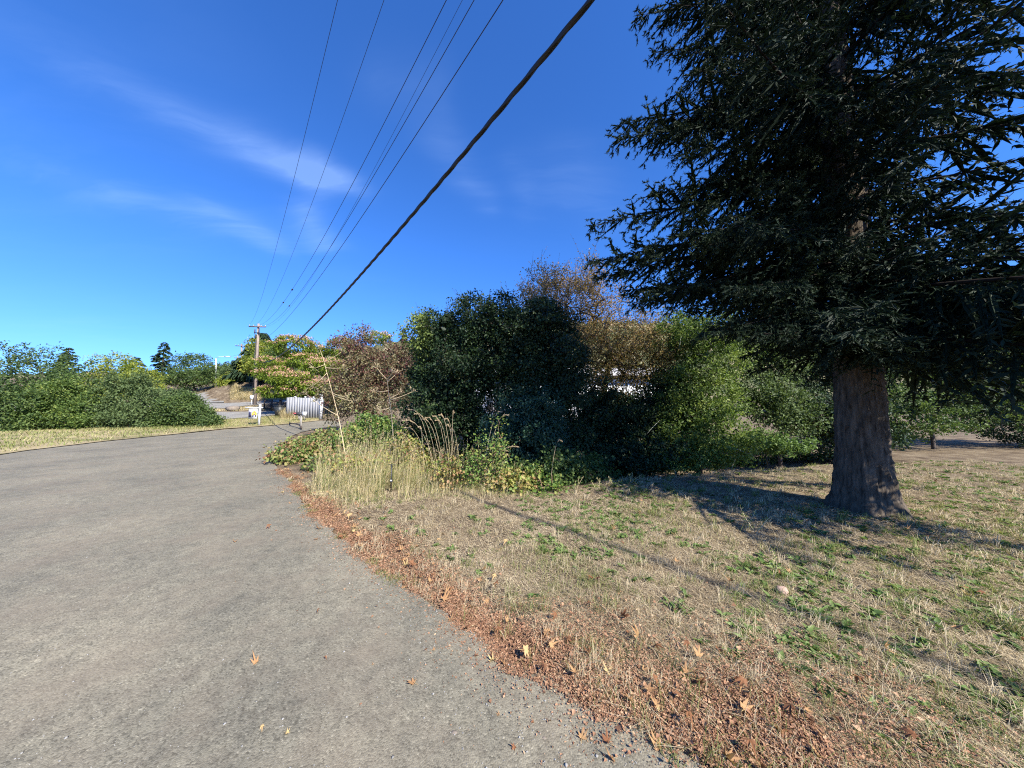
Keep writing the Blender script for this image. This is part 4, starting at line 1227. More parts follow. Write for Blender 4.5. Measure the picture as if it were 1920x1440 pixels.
# broad-leaved weeds in rosettes
Q = scatter(rg, 9000, pw=1.7)
pt = patch(Q[:, 0], Q[:, 1], 1.1, 1.9)
px, py = proj(np.column_stack([Q, np.zeros(len(Q))]))
de = dist_line(EDGE_L, Q[:, 0], Q[:, 1])
wt = smooth(-.5, .6, pt) * smooth(.35, .8, de) * (1 - .65 * smooth(1480, 1600, px)) * (1 - .55 * smooth(1130, 1250, py)) * (.16 + .84 * smooth(900, 1200, px)) * (1 - .85 * smooth(1150, 1250, px) * (1 - smooth(930, 970, py)) * (1 - smooth(1480, 1560, px)))
Q = Q[rg.random(len(Q)) < .95 * wt]
per = 8; k = np.repeat(np.arange(len(Q)), per); n = len(k)
az = rg.random(n) * 6.283; el = rg.uniform(.08, .75, n)
D = np.stack([np.cos(az) * np.cos(el), np.sin(az) * np.cos(el), np.sin(el)], 1)
sc = rg.uniform(.6, 1.3, len(Q))[k] * rg.uniform(.6, 1.1, n)
P = np.column_stack([Q[k] + rg.normal(size=(n, 2)) * .012, gz_(Q[k, 0], Q[k, 1]) + .008])
v, f, a = leaf_arr(P, D, np.array([0, 0, 1.]) + rand_dir(rg, n) * .35, .068 * sc, .032 * sc, np.clip(rg.normal(size=n) * .2 + .5 + rg.normal(size=len(Q))[k] * .15, 0, 1), .18, .22)
MB().add(v, f, a).build('lawn_weeds', M['weed'], kind='stuff')

# ------------------------------------------------------------------ leaf litter along the road
seg = np.diff(EDGE_L[:18], axis=0); sl = np.linalg.norm(seg, axis=1); cum = np.concatenate([[0], np.cumsum(sl)])


def along(rg, n, bias=1.0):
    """points along the road edge, thinning with distance; returns position and offset into the grass"""
    u = rg.random(n) ** bias * cum[-1]
    i = np.clip(np.searchsorted(cum, u) - 1, 0, len(sl) - 1); t = ((u - cum[i]) / sl[i])[:, None]
    p = EDGE_L[i] + seg[i] * t
    nr = np.stack([seg[i][:, 1], -seg[i][:, 0]], 1) / sl[i][:, None]
    return p, nr, u


n = 165000
p, nr, u = along(rg, n, 2.0)
wid = (.62 - .25 * smooth(3.5, 8, u)) * (1 + .28 * np.sin(u * 2.3) + .2 * np.sin(u * 5.1 + 1))
u_ = u
off = np.abs(rg.normal(size=n)) * wid * .6 - rg.random(n) * .05 - rg.exponential(.10, n) * (rg.random(n) < .22) + .05 * np.sin(u * 3.1) + .03 * np.sin(u * 11)
Q = p + nr * off[:, None]
keep = rg.random(n) < np.clip(1.0 - .85 * smooth(.25, 1.0, off / wid) + .4 * patch(Q[:, 0], Q[:, 1], 2.2, 3) + .2 * patch(Q[:, 0], Q[:, 1], 9, 1) - .45 * smooth(4, 9, u_), .02, 1)
Q = Q[keep]; off = off[keep]
# thinner drift reaching into the near grass
Q2 = scatter(rg, 60000, py0=1120, pw=1.0)
d2 = dist_line(EDGE_L, Q2[:, 0], Q2[:, 1])
Q2 = Q2[rg.random(len(Q2)) < .8 * (1 - smooth(.45, 1.5, d2)) * np.clip(.75 + .6 * patch(Q2[:, 0], Q2[:, 1], 3.2, 4), 0, 1)]
Q = np.vstack([Q, Q2]); off = np.concatenate([off, np.full(len(Q2), .3)]); n = len(Q)
az = rg.random(n) * 6.283; el = rg.normal(size=n) * .24
D = np.stack([np.cos(az) * np.cos(el), np.sin(az) * np.cos(el), np.sin(el)], 1)
dd = np.hypot(Q[:, 0], Q[:, 1])
L = rg.gamma(1.7, .0038, n) * np.clip(.8 + .07 * dd, .9, 1.2) + .004
P = np.column_stack([Q, gz_(Q[:, 0], Q[:, 1]) + .016 + rg.random(n) * .022 * smooth(0, .2, off)])
P[:, 2] = np.maximum(P[:, 2], zt(Q[:, 0], Q[:, 1]) + .014)
v, f, a = leaf_arr(P, D, np.array([0, 0, 1.]) + rand_dir(rg, n) * .55, L, L * rg.uniform(.35, .9, n), np.clip(.45 + rg.normal(size=n) * .22 + .1 * patch(Q[:, 0], Q[:, 1], 3, 1), 0, 1), .25, .2)
MB().add(v, f, a).build('leaf_litter', M['litter'], kind='stuff')


# moss and fine green grass where the litter thins at the asphalt edge
p, nr, u = along(rg, 9000, 1.8)
Q = p + nr * (rg.normal(size=9000) * .05 - .01)[:, None]
Q = Q[patch(Q[:, 0], Q[:, 1], 3.1, 5) + .5 * patch(Q[:, 0], Q[:, 1], 9, 2) > .45]; n = len(Q)
v, f, a = blades(rg, np.column_stack([Q, zt(Q[:, 0], Q[:, 1]) + .012]), rg.uniform(.012, .045, n), .003, rg.uniform(.3, 1.4, n), np.clip(.3 + rg.normal(size=n) * .2, 0, 1))
MB().add(v, f, a).build('edge_moss', M['green_grass'], kind='stuff')


def maple_mesh(rg, size, curl):
    ang_tip = np.radians([0, 42, -42, 98, -98, 150, -150]); r_tip = [1, .88, .88, .62, .62, .28, .28]
    pts = [(math.radians(180), .10)]
    for a0, r0 in sorted(zip(ang_tip, r_tip)): pts.append((a0, r0))
    srt = sorted(pts[1:])
    ring = []
    for (a0, r0), (a1, r1) in zip(srt[:-1], srt[1:]):
        ring.append((a0, r0 * rg.uniform(.85, 1.1)))
        ring.append((a0 + (a1 - a0) * .28, r0 * .62)); ring.append(((a0 + a1) / 2, .36 * min(1, r0 + .2))); ring.append((a0 + (a1 - a0) * .72, r1 * .62))
    ring.append(srt[-1]); ring.append((math.pi, .06))
    A = np.array(ring)
    x = np.cos(A[:, 0]) * A[:, 1]; y = np.sin(A[:, 0]) * A[:, 1]
    r = A[:, 1]
    z = curl * (r ** 2) * (1 + .8 * np.sin(A[:, 0] * 2 + rg.random() * 6)) + rg.normal(size=len(r)) * .05
    V = np.vstack([[[.05, 0, 0]], np.column_stack([x, y, z])]) * size * .5
    f = np.array([[0, i, i + 1] for i in range(1, len(r))] + [[0, len(r), 1]])
    mb = MB().add(V, f, np.clip(.5 + rg.normal() * .28, 0, 1))
    # stalk
    s = np.linspace(0, 1, 4)
    mb.tube(np.column_stack([-s * .75, .10 * np.sin(s * 2), .05 * s + curl * .2]) * size * .5, .012 * size, 4, .9)
    return mb


def leaf_data(rg, size, curl):
    mb = maple_mesh(rg, size, curl)
    V = np.concatenate(mb.V); V[:, 2] -= V[:, 2].min()
    me = mesh_np('maple_leaf', V, mb.F, np.concatenate(mb.A)); me.materials.append(M['maple_dry'])
    return me


variants = [leaf_data(np.random.default_rng(400 + q), .1, rg.uniform(.35, 1.1) * (1 if q % 3 else -.8)) for q in range(12)]


def put_leaf(px, py, size, rz, label, group=None, var=0, tilt=(0, 0), lift=0.0):
    p = gp(px, py)
    o = bpy.data.objects.new('maple_leaf', variants[var % len(variants)])
    COL.objects.link(o)
    road = bool(in_poly(np.array(ROAD), np.array([p[0]]), np.array([p[1]]))[0])
    o.location = (p[0], p[1], p[2] + (.013 if road else float(bump(p[0], p[1])) + .022) + lift)
    o.rotation_euler = (tilt[0], tilt[1], rz)
    o.scale = (size / .1,) * 3
    return tag(o, label, 'leaf', group)


special = [(775, 1286, .085, 2.9, 'brown and yellow curled maple leaf alone on the asphalt', 1), (1031, 1226, .085, .8, 'yellow maple leaf standing up in the brown leaf litter', 2), (1236, 1408, .12, 1.9, 'large pale tan maple leaf where asphalt and litter meet', 4),
           (1092, 1390, .085, 1.3, 'orange-brown torn maple leaf on the near asphalt', 7), (1140, 1398, .08, 2.4, 'curled brown leaf just right of the torn one on the asphalt', 8), (843, 1166, .09, .4, 'orange star-shaped maple leaf at the litter edge', 5),
           (925, 1243, .085, 3.6, 'reddish leaf at the tip of the asphalt bay', 10), (946, 1248, .08, 5.1, 'yellow-brown leaf against the reddish one at the asphalt bay', 11), (1395, 1345, .13, .6, 'large folded tan leaf propped in the grass, bottom right', 4)]
for q, (px, py, sz, rz, lb, vr) in enumerate(special):
    put_leaf(px, py, sz, rz, lb, None, vr, ((.9, .2) if 'standing' in lb or 'propped' in lb else (.05, -.1)), .02 if 'standing' in lb or 'propped' in lb else 0)
for q, (px, py, sz) in enumerate([(880, 1187, .08), (955, 1266, .06), (1005, 1276, .05), (798, 1226, .035), (812, 1223, .04), (480, 1247, .07), (600, 1152, .05), (935, 1346, .035), (965, 1406, .045), (490, 1373, .035), (537, 1380, .04),
                                  (440, 1018, .08), (503, 992, .10), (592, 1013, .09), (600, 994, .12), (637, 1011, .1), (755, 1106, .06), (1150, 1430, .06), (610, 1240, .03), (700, 1250, .025), (1000, 1360, .03), (560, 960, .09), (530, 925, .09), (545, 945, .07)]):
    r2 = np.random.default_rng(450 + q)
    put_leaf(px, py, sz, r2.random() * 6.28, 'small dry maple leaf lying loose on the grey asphalt', 'leaves scattered on the asphalt', q, (r2.normal() * .15, r2.normal() * .15))
r2 = np.random.default_rng(480)
p, nr, u = along(r2, 150, 1.5)
pos = p + nr * (np.abs(r2.normal(size=150)) * .38 + .02)[:, None]
for q in range(150):
    x, y = pos[q]
    qx, qy = proj(np.array([x, y, 0.]))
    if not (380 < qx < 2000 and qy < 1500): continue
    put_leaf(float(qx), float(qy), r2.uniform(.055, .12), r2.random() * 6.28, 'brown maple leaf among the litter beside the road', 'leaves in the litter strip', int(r2.integers(12)), (r2.normal() * .35, r2.normal() * .35), r2.uniform(.004, .03))
Q = scatter(r2, 80, dmax=7, pw=1.0)
for q in range(len(Q)):
    qx, qy = proj(np.array([Q[q, 0], Q[q, 1], 0.]))
    put_leaf(float(qx), float(qy), r2.uniform(.05, .10), r2.random() * 6.28, 'reddish-brown leaf fallen on the mown dry grass', 'leaves fallen on the lawn', int(r2.integers(12)), (r2.normal() * .4, r2.normal() * .4), r2.uniform(.0, .02))

# gravel crumbs on the asphalt, thicker at its ragged edge
rg = np.random.default_rng(500)
p, nr, u = along(rg, 2600, 2.2)
Q1 = p - nr * np.abs(rg.normal(size=2600) * .22)[:, None]
py = rg.uniform(900, 1500, 1300); px = rg.uniform(0, 1500, 1300)
Q2 = []
for a_, b_2 in zip(px, py):
    dq = pix_dir(a_, b_2); tt = -EYE / dq[2]; Q2.append((dq[0] * tt, dq[1] * tt))
Q = np.vstack([Q1, np.array(Q2)])
Q = Q[in_poly(np.array(ROAD), Q[:, 0], Q[:, 1])]
n = len(Q)
R = rg.gamma(2.0, .0011, n) + .001
oc = np.array([[1, 0, 0], [0, 1, 0], [-1, 0, 0], [0, -1, 0], [0, 0, .7], [0, 0, -.7]], float)
of = np.array([[0, 1, 4], [1, 2, 4], [2, 3, 4], [3, 0, 4], [1, 0, 5], [2, 1, 5], [3, 2, 5], [0, 3, 5]])
V = oc[None] * R[:, None, None] * rg.uniform(.6, 1.3, (n, 6, 1)) + np.column_stack([Q, zt(Q[:, 0], Q[:, 1]) + .012 + R * .3])[:, None]
MB().add(V.reshape(-1, 3), (np.arange(n)[:, None, None] * 6 + of[None]).reshape(-1, 3)).build('gravel', M['pebble'], kind='stuff')


def stone(name, label, px, py, size, mat, seed, flat=.6):
    r3 = np.random.default_rng(seed)
    p = gp(px, py)
    nlat, nlon = 6, 9
    V = [(0, 0, 1.)]
    for i in range(1, nlat):
        for j in range(nlon):
            th = math.pi * i / nlat; ph = 2 * math.pi * j / nlon
            V.append((math.sin(th) * math.cos(ph), math.sin(th) * math.sin(ph), math.cos(th)))
    V.append((0, 0, -1.))
    V = np.array(V) * (1 + r3.normal(size=(len(V), 1)) * .09) * np.array([1, .75, flat]) * size
    f = [[0, 1 + j, 1 + (j + 1) % nlon] for j in range(nlon)]
    q4 = []
    for i in range(nlat - 2):
        for j in range(nlon):
            a0 = 1 + i * nlon; q4.append([a0 + j, a0 + nlon + j, a0 + nlon + (j + 1) % nlon, a0 + (j + 1) % nlon])
    L0 = 1 + (nlat - 2) * nlon; e = len(V) - 1
    f += [[e, L0 + (j + 1) % nlon, L0 + j] for j in range(nlon)]
    o = MB().add(V + p + (0, 0, size * flat * .55), [np.array(f), np.array(q4)]).build(name, mat, origin=p)
    return tag(o, label, 'stone')


stone('stone', 'rounded pinkish stone lying among green weeds in the grass', 1466, 1111, .055, M['stone'], 1)
stone('stone', 'small dark grey stone sitting alone on the near asphalt', 852, 1378, .018, M['rock'], 2)
stone('stone', 'dark stone chip at the bottom edge of the asphalt', 1020, 1388, .016, M['rock'], 3)
stone('stone', 'brown boulder between the two side lanes past the sign', 437, 769.5, .7, M['rock'], 4, .5)

# ------------------------------------------------------------------ brambles, tall grass and dead stalks by the road
def bramble(label, pts, seed, mat, n_clump, per=18, hmul=1.0, L=.075):
    """pts: (px, py on the ground, height, radius)"""
    r3 = np.random.default_rng(seed)
    ls = []
    for px, py, h, r in pts:
        c = gp(px, py)
        ls.append(np.array([c[0], c[1], c[2] + h * .5, r, r * .9, h * .5]))
    b0 = gp(*pts[len(pts) // 2][:2])
    t, mb, C, r3 = tree('bramble', label, 'bramble', ls, b0, [b0 + (0, 0, .15), b0 + (0, 0, .3)], .012, n_clump, per, .10, L, L * .72, M[mat], seed, n_branch=120, bark='cane', sub=9, shell=.5, inner=.3, up=.6, zmin=b0[2])
    mb.build('leaves', M[mat], t)
    return t


bramble('low spreading bramble with green and reddish leaves at the road edge', [(545, 868, .35, .5), (575, 862, .55, .5), (620, 860, .5, .55), (560, 848, .40, .7), (600, 842, .65, .7), (645, 852, .8, .6), (530, 862, .25, .4), (665, 838, .7, .8), (590, 882, .28, .32), (615, 878, .35, .3)], 601, 'bramble_mix', 800, 14, L=.095)
bramble('tall sunlit green bramble in front of the plum tree', [(690, 862, 1.45, .5), (722, 860, 1.15, .55), (668, 856, 1.1, .5), (742, 866, 1.0, .5), (700, 850, 1.5, .55), (650, 862, .8, .45)], 602, 'bramble', 480, 15, L=.09)
bramble('yellowing bramble behind the survey stake', [(775, 892, .95, .4), (805, 894, 1.0, .4), (838, 896, .95, .38), (755, 884, 1.0, .42), (860, 898, .8, .35), (820, 902, .7, .35), (800, 913, .62, .28), (765, 906, .7, .28), (840, 916, .55, .28), (700, 902, .55, .3), (660, 898, .5, .3)], 603, 'bramble_dry', 640, 13, L=.075)
bramble('yellow and russet bramble at the end of the tall grass', [(880, 908, .48, .34), (915, 912, .42, .32), (948, 916, .36, .32), (980, 918, .28, .26), (900, 902, .6, .36), (860, 906, .45, .34)], 604, 'bramble_dry', 480, 13, L=.075)
bramble('bright green bramble sprays reaching out over the shaded bank', [(972, 908, .50, .28), (1000, 914, .34, .24), (1035, 920, .18, .18), (955, 905, .5, .25)], 605, 'bramble', 150, 12, L=.09)
bramble('upright leafy green sapling growth before the dark mound', [(874, 914, 1.30, .07), (894, 916, 1.48, .07), (926, 917, 1.30, .08), (862, 912, .85, .10), (908, 918, .95, .10), (940, 917, 1.0, .08), (884, 917, .8, .10)], 606, 'bramble', 150, 13, L=.055)

rg = np.random.default_rng(620)
TG = np.array([gp(*p)[:2] for p in [(572, 938), (620, 952), (690, 948), (760, 940), (830, 938), (900, 936), (990, 928), (960, 915), (900, 905), (860, 888), (800, 872), (740, 868), (690, 872), (650, 880), (600, 895)]])


def in_area(poly, m):
    out = np.zeros((0, 2))
    while len(out) < m:
        q = rg.uniform(poly.min(0), poly.max(0), (m * 2, 2)); out = np.vstack([out, q[in_poly(poly, q[:, 0], q[:, 1])]])
    return out[:m]


Q0 = in_area(TG, 1900)
kq = np.repeat(np.arange(len(Q0)), 11); n = len(kq)
Q = Q0[kq] + rg.normal(size=(n, 2)) * .05
qx, _ = proj(np.column_stack([Q, np.zeros(n)])); stk = gp(733, 921)
ok = ~((np.abs(qx - 733) < 11) & (Q[:, 1] < stk[1] + .1)); Q = Q[ok]; kq = kq[ok]; n = len(Q)
dfront = dist_line(TG[:7], Q[:, 0], Q[:, 1])
h = (.06 + .60 * smooth(.0, 1.2, dfront) * (.8 + .7 * patch(Q[:, 0], Q[:, 1], 1.8, 2.0))) * rg.uniform(.5, 1.3, len(Q0))[kq] * rg.uniform(.5, 1.2, n)
v, f, a = blades(rg, np.column_stack([Q, gz_(Q[:, 0], Q[:, 1])]), h, .0045 * rg.uniform(.6, 1.3, n), np.abs(rg.normal(size=n)) * .8 + .1, np.clip(.62 + rg.normal(size=n) * .2 + (rg.normal(size=len(Q0)) * .2 - .55 * (rg.random(len(Q0)) < .36))[kq], 0, 1))
MB().add(v, f, a).build('tall_grass', M['tall_grass'], kind='stuff')
# thin upright dry stems with seed heads standing above it
Q = in_area(TG, 1050); qx, _ = proj(np.column_stack([Q, np.zeros(len(Q))]))
Q = Q[~((np.abs(qx - 733) < 14) & (Q[:, 1] < stk[1] + .1))]; n = len(Q)
dfront = dist_line(TG[:7], Q[:, 0], Q[:, 1])
h = (.22 + .75 * smooth(.0, 1.4, dfront)) * rg.uniform(.6, 1.25, n)
P = np.column_stack([Q, gz_(Q[:, 0], Q[:, 1])])
ms = MB()
v, f, a = blades(rg, P, h, .0052, np.abs(rg.normal(size=n)) * .22 + .03, np.clip(.72 + rg.normal(size=n) * .18 - .5 * (rg.random(n) < .25), 0, 1), .1)
ms.add(v, f, a)
tips = v.reshape(-1, 5, 3)[:, 4]; mids = v.reshape(-1, 5, 3)[:, 2]
kq = np.repeat(np.arange(n), 14); uu_ = rg.uniform(.55, 1, len(kq))[:, None]
HP = mids[kq] * (1 - uu_) + tips[kq] * uu_
v, f, a = leaf_arr(HP, norm(tips - mids)[kq] + rand_dir(rg, len(kq)) * .7, rand_dir(rg, len(kq)), rg.uniform(.015, .035, len(kq)), .007, np.clip(.7 + rg.normal(size=len(kq)) * .2, 0, 1))
ms.add(v, f, a).build('dry_stems', M['tall_grass'], kind='stuff')


def seed_stalk(px, py, Y, tip, label, group, seed, nod=.5, mat='straw_head'):
    """a dry grass stem with a plume; tip is where its head ends (px, py)"""
    r3 = np.random.default_rng(seed)
    b0 = base_at(px, Y); e = at(tip[0], tip[1], Y)
    b0[2] += .05
    t = thing('grass_stalk', label, 'grass stalk', b0, group)
    s = np.linspace(0, 1, 8)[:, None]
    ctrl = b0 + (e - b0) * np.array([.45, .45, 1.0]) + np.array([0, 0, .13 * nod])
    path = b0 * (1 - s) ** 2 + 2 * ctrl * s * (1 - s) + e * s ** 2
    MB().tube(path, np.linspace(.0034, .0016, 8), 4).build('stem', M['straw'], t)
    n = 80; u = r3.uniform(.72, 1.0, n); kq = u * 7; k0 = np.minimum(kq.astype(int), 6)
    P = path[k0] + (path[k0 + 1] - path[k0]) * (kq - k0)[:, None]
    D = norm(path[k0 + 1] - path[k0]) + rand_dir(r3, n) * .55
    v, f, a = leaf_arr(P, D, rand_dir(r3, n), r3.uniform(.025, .05, n), .008, r3.random(n))
    MB().add(v, f, a).build('seed_head', M[mat], t)


for q, (px, Y, tx, ty) in enumerate([(822, 7.2, 768, 768), (832, 7.5, 778, 776), (838, 7.0, 790, 786), (840, 7.3, 799, 783), (846, 7.6, 812, 780), (850, 7.2, 818, 788), (852, 6.9, 824, 778), (862, 7.4, 835, 785), (856, 7.1, 838, 797), (848, 6.8, 850, 772),
                                     (830, 7.0, 756, 788), (815, 7.4, 760, 802), (868, 7.3, 846, 806), (790, 7.3, 748, 812), (800, 7.6, 786, 800)]):
    seed_stalk(px, 0, Y, (tx, ty), 'nodding dry grass stalk in the clump above the survey stake', 'nodding dry grass stalks', 640 + q, 1.2)
for q, (px, Y, tx, ty, lb) in enumerate([(905, 6.7, 940, 772, 'dry grass plume leaning over the leafy sapling growth, upper one'), (908, 6.6, 952, 778, 'dry grass plume leaning over the leafy sapling growth, lower one'), (900, 6.5, 972, 838, 'long pale grass plume lying out across the dark mound'),
                                         (912, 6.5, 950, 845, 'curved dry grass plume below the long pale one'), (915, 6.4, 952, 852, 'lowest dry grass plume over the yellow bramble'), (1030, 6.4, 1052, 826, 'thin bare stalk slanting before the dark mound')]):
    seed_stalk(px, 0, Y, (tx, ty), lb, None, 660 + q, 1.0)


def hogweed(label, Y, foot, tip, branches, seed):
    r3 = np.random.default_rng(seed)
    b0 = base_at(foot, Y); e = at(tip[0], tip[1], Y)
    t = thing('dead_stalk', label, 'dead plant', b0)
    s = np.linspace(0, 1, 9)[:, None]
    path = b0 + (e - b0) * s + np.column_stack([.05 * np.sin(s[:, 0] * 3), .03 * np.sin(s[:, 0] * 5), np.zeros(9)])
    MB().tube(path, np.linspace(.014, .005, 9), 7).build('stem', M['straw'], t)
    for px, py, u in branches:
        q = at(px, py, Y + r3.normal() * .15)
        kq = u * 8; k0 = min(int(kq), 7); st = path[k0] + (path[k0 + 1] - path[k0]) * (kq - k0)
        ss = np.linspace(0, 1, 5)[:, None]
        bp = st + (q - st) * ss - np.array([0, 0, .03]) * np.sin(ss * math.pi) * np.linalg.norm(q - st)
        br = MB().tube(bp, np.linspace(.008, .0035, 5), 5).build('branch', M['straw'], t)
        rays = MB()
        for w in range(11):
            dr = norm(norm(q - st) * .5 + rand_dir(r3, 1)[0] * .8 + np.array([0, 0, .5])) * r3.uniform(.09, .17)
            rays.tube([q, q + dr * .6, q + dr + (0, 0, .01)], [.0022, .0018, .0014], 3)
            n = 6
            v, f, a = leaf_arr(np.repeat([q + dr], n, 0), rand_dir(r3, n) + (0, 0, .4), rand_dir(r3, n), .02, .009, r3.random(n))
            rays.add(v, f, a)
        o = rays.build('seed_umbel', M['straw'], br)


hogweed('tall dead branching stalk beside the plum tree, farther from the stake', 9.2, 655, (606, 670), [(600, 655, 1.0), (590, 690, .93), (642, 690, .9), (585, 725, .85), (650, 745, .66), (662, 752, .64), (575, 740, .45), (640, 660, .95)], 701)
hogweed('tall dead branching stalk rising behind the survey stake', 8.2, 742, (726, 712), [(707, 690, 1.0), (742, 702, .98), (706, 734, .88), (772, 735, .78), (748, 738, .80), (712, 770, .70), (735, 700, 1.0)], 702)

# upright weeds on the grass edge
for q, (px, py, h, lb) in enumerate([(1338, 888, .42, 'tall green weed stalk at the far grass edge, tallest one'), (1372, 886, .30, 'weed stalk with small leaves right of the tallest weed'), (1440, 880, .42, 'leaning weed stalk by the shaded far grass'),
                                     (1080, 922, .28, 'dry forked weed on the rim of the bank'), (1150, 915, .26, 'seeding weed on the rim below the orange-leaved tree'), (1180, 905, .26, 'thin seeding weed right of its neighbour on the rim'),
                                     (1405, 985, .26, 'flowering weed stalk in the spruce shade'), (1418, 1000, .30, 'second flowering weed stalk in the spruce shade'), (1118, 919, .22, 'short green weed tuft on the rim of the bank'), (1450, 1085, .25, 'yellow-green weed stalk near the pinkish stone')]):
    r3 = np.random.default_rng(720 + q)
    b0 = gp(px, py)
    t = thing('weed_stalk', lb, 'weed', b0)
    st, lf = MB(), MB()
    for j in range(3 if q in (3, 4, 5, 8) else 2):
        e = b0 + np.array([r3.normal() * .09, r3.normal() * .05, h * r3.uniform(.7, 1.05)])
        s = np.linspace(0, 1, 5)[:, None]
        path = b0 + (e - b0) * s + np.array([.03, 0, 0]) * np.sin(s * 3) * r3.normal()
        st.tube(path, np.linspace(.004, .002, 5), 4)
        n = 22; kq = r3.uniform(.15, 1, n) * 4; k0 = np.minimum(kq.astype(int), 3)
        P = path[k0] + (path[k0 + 1] - path[k0]) * (kq - k0)[:, None]
        v, f, a = leaf_arr(P, rand_dir(r3, n) + (0, 0, .5), rand_dir(r3, n), r3.uniform(.02, .045, n), .014, np.clip(r3.random(n), 0, 1))
        lf.add(v, f, a)
    st.build('stem', M['straw'], t); lf.build('leaves', M['green_grass'], t)

# dry grass on the far verge, the bank and at the foot of the fence
rg = np.random.default_rng(740)
def grass_patch(name, poly_px, n, h, mat, aa=.6, w=.012):
    poly = np.array([gp(*p)[:2] for p in poly_px])
    Q = np.zeros((0, 2))
    while len(Q) < n:
        q = rg.uniform(poly.min(0), poly.max(0), (n * 3, 2)); Q = np.vstack([Q, q[in_poly(poly, q[:, 0], q[:, 1])]])
    Q = Q[:n]
    hh = h * rg.uniform(.4, 1.2, n) * (1 + .4 * patch(Q[:, 0], Q[:, 1], .8))
    v, f, a = blades(rg, np.column_stack([Q, zt(Q[:, 0], Q[:, 1])]), hh, w, rg.uniform(.2, 1.0, n), np.clip(aa + rg.normal(size=n) * .2 + .25 * patch(Q[:, 0], Q[:, 1], .5, 4), 0, 1))
    MB().add(v, f, a).build(name, M[mat], kind='stuff')


grass_patch('verge_grass', [(150, 809), (420, 803), (480, 799), (560, 793), (598, 787), (590, 781), (530, 780), (470, 785), (420, 788), (150, 794)], 9000, .24, 'green_grass', .62, .02)
grass_patch('fence_grass', [(528, 785), (560, 784), (566, 780), (540, 776), (520, 778)], 2600, .95, 'tall_grass', .75, .02)
grass_patch('roadside_dry_grass', [(528, 838), (560, 822), (610, 808), (640, 806), (645, 830), (600, 838), (560, 845)], 7000, .10, 'dry_grass', .8, .012)
grass_patch('bank_grass', [(432, 752), (470, 752), (500, 750), (500, 735), (470, 730), (445, 728), (430, 735)], 7000, .5, 'tall_grass', .75, .05)
grass_patch('strip_grass', [(-500, 780), (150, 775), (420, 771), (500, 769), (500, 760), (455, 763), (420, 767), (150, 771)], 5000, .22, 'tall_grass', .7, .03)
grass_patch('left_verge_grass', [(-400, 925), (-200, 882), (50, 843), (200, 826), (330, 813), (420, 804), (420, 792), (150, 797), (-400, 808)], 10000, .18, 'green_grass', .62, .03)

# ------------------------------------------------------------------ poles, wires and cable
def bolt_on(t, m, c, s, name, rz=0):
    return MB().box(c, s, rz).build(name, m, t)


def utility_pole(name, label, foot_px, foot_py, top_px, top_py, Y, arm_px, rz, extra=True):
    b0 = at(foot_px, foot_py, Y); e = at(top_px, top_py, Y)
    b0[2] = float(zt(b0[0], b0[1])) - .2
    t = thing(name, label, 'pole', b0)
    MB().tube([b0, b0 + (e - b0) * .5, e], [.19, .165, .13], 10).build('pole', M['pole'], t, smooth_=True)
    hl = arm_px / 2 * Y / FPX
    ac = b0 + (e - b0) * (1 - .45 / np.linalg.norm(e - b0)) + (0, -.2, 0)
    arm = MB().box(ac, (2 * hl, .10, .13), rz, tilt=-.06).build('crossarm', M['arm'], t)
    for s in (-.95, -.45, .45, .95):
        q = ac + np.array([math.cos(rz) * hl * s, math.sin(rz) * hl * s, .13 - .06 * hl * s])
        MB().tube([q - (0, 0, .08), q, q + (0, 0, .06), q + (0, 0, .10)], [.02, .055, .06, .03], 7).build('insulator', M['insulator'], arm)
    return t, b0, e, ac, hl


POLE_Y = 40.6
t, pb, pe, pac, phl = utility_pole('utility_pole', 'near weathered utility pole with one crossarm and dark cutouts', 478, 757, 485, 607, POLE_Y, 36, -.12)
u = norm(pe - pb)
for s, dx in ((1.05, -.28), (1.05, .26), (1.7, -.2)):
    q = pe - u * s + (dx, -.22, 0)
    MB().tube([q - (0, 0, .34), q - (0, 0, .1), q + (0, 0, .2), q + (0, 0, .28)], [.06, .075, .07, .03], 7).build('fuse_cutout', M['dark_metal'], t)
MB().box(pe - u * 1.25 + (0, -.2, 0), (.75, .07, .07)).build('bracket', M['dark_metal'], t)
MB().tube([pe - u * 2.2 + (-.16, -.16, 0), pb + u * 2.0 + (-.2, -.2, 0)], .035, 5).build('riser_pipe', M['dark_metal'], t)
mp_ = pb + u * 1.0 + (-.26, -.2, 0)
MB().box(mp_ + (0, 0, .15), (.34, .22, .5)).build('meter_box', M['white_paint'], t)
MB().tube([mp_ + (0, 0, -.1), pb + (-.26, -.2, .0)], .03, 6).build('conduit', M['lamp_head'], t)
utility_pole('utility_pole', 'farther slim utility pole on the hill above the bank', 455, 690, 453, 645, 63, 22, -.1)
t, b3, e3, _, _ = utility_pole('utility_pole', 'short distant pole left of the slim pole, above the bank shrubs', 446, 700, 445.5, 668, 75, 8, .2)
# street lamp at the left of the uphill street
Y = 60; p1 = at(405, 735, Y); p1[2] = float(zt(p1[0], p1[1])) - .1; p2 = at(405, 672, Y)
t = thing('street_lamp', 'street lamp with long pale arm above the uphill street', 'street lamp', p1)
MB().tube([p1, p2], [.12, .08], 8).build('post', M['lamp_head'], t)
p3 = at(422, 668.5, Y)
MB().tube([p2, p2 + (.5, 0, .3), p3], [.05, .045, .035], 6).build('arm', M['lamp_head'], t)
MB().box(p3 + (.45, 0, -.02), (1.0, .36, .16), 0).build('lamp_head', M['lamp_head'], t)


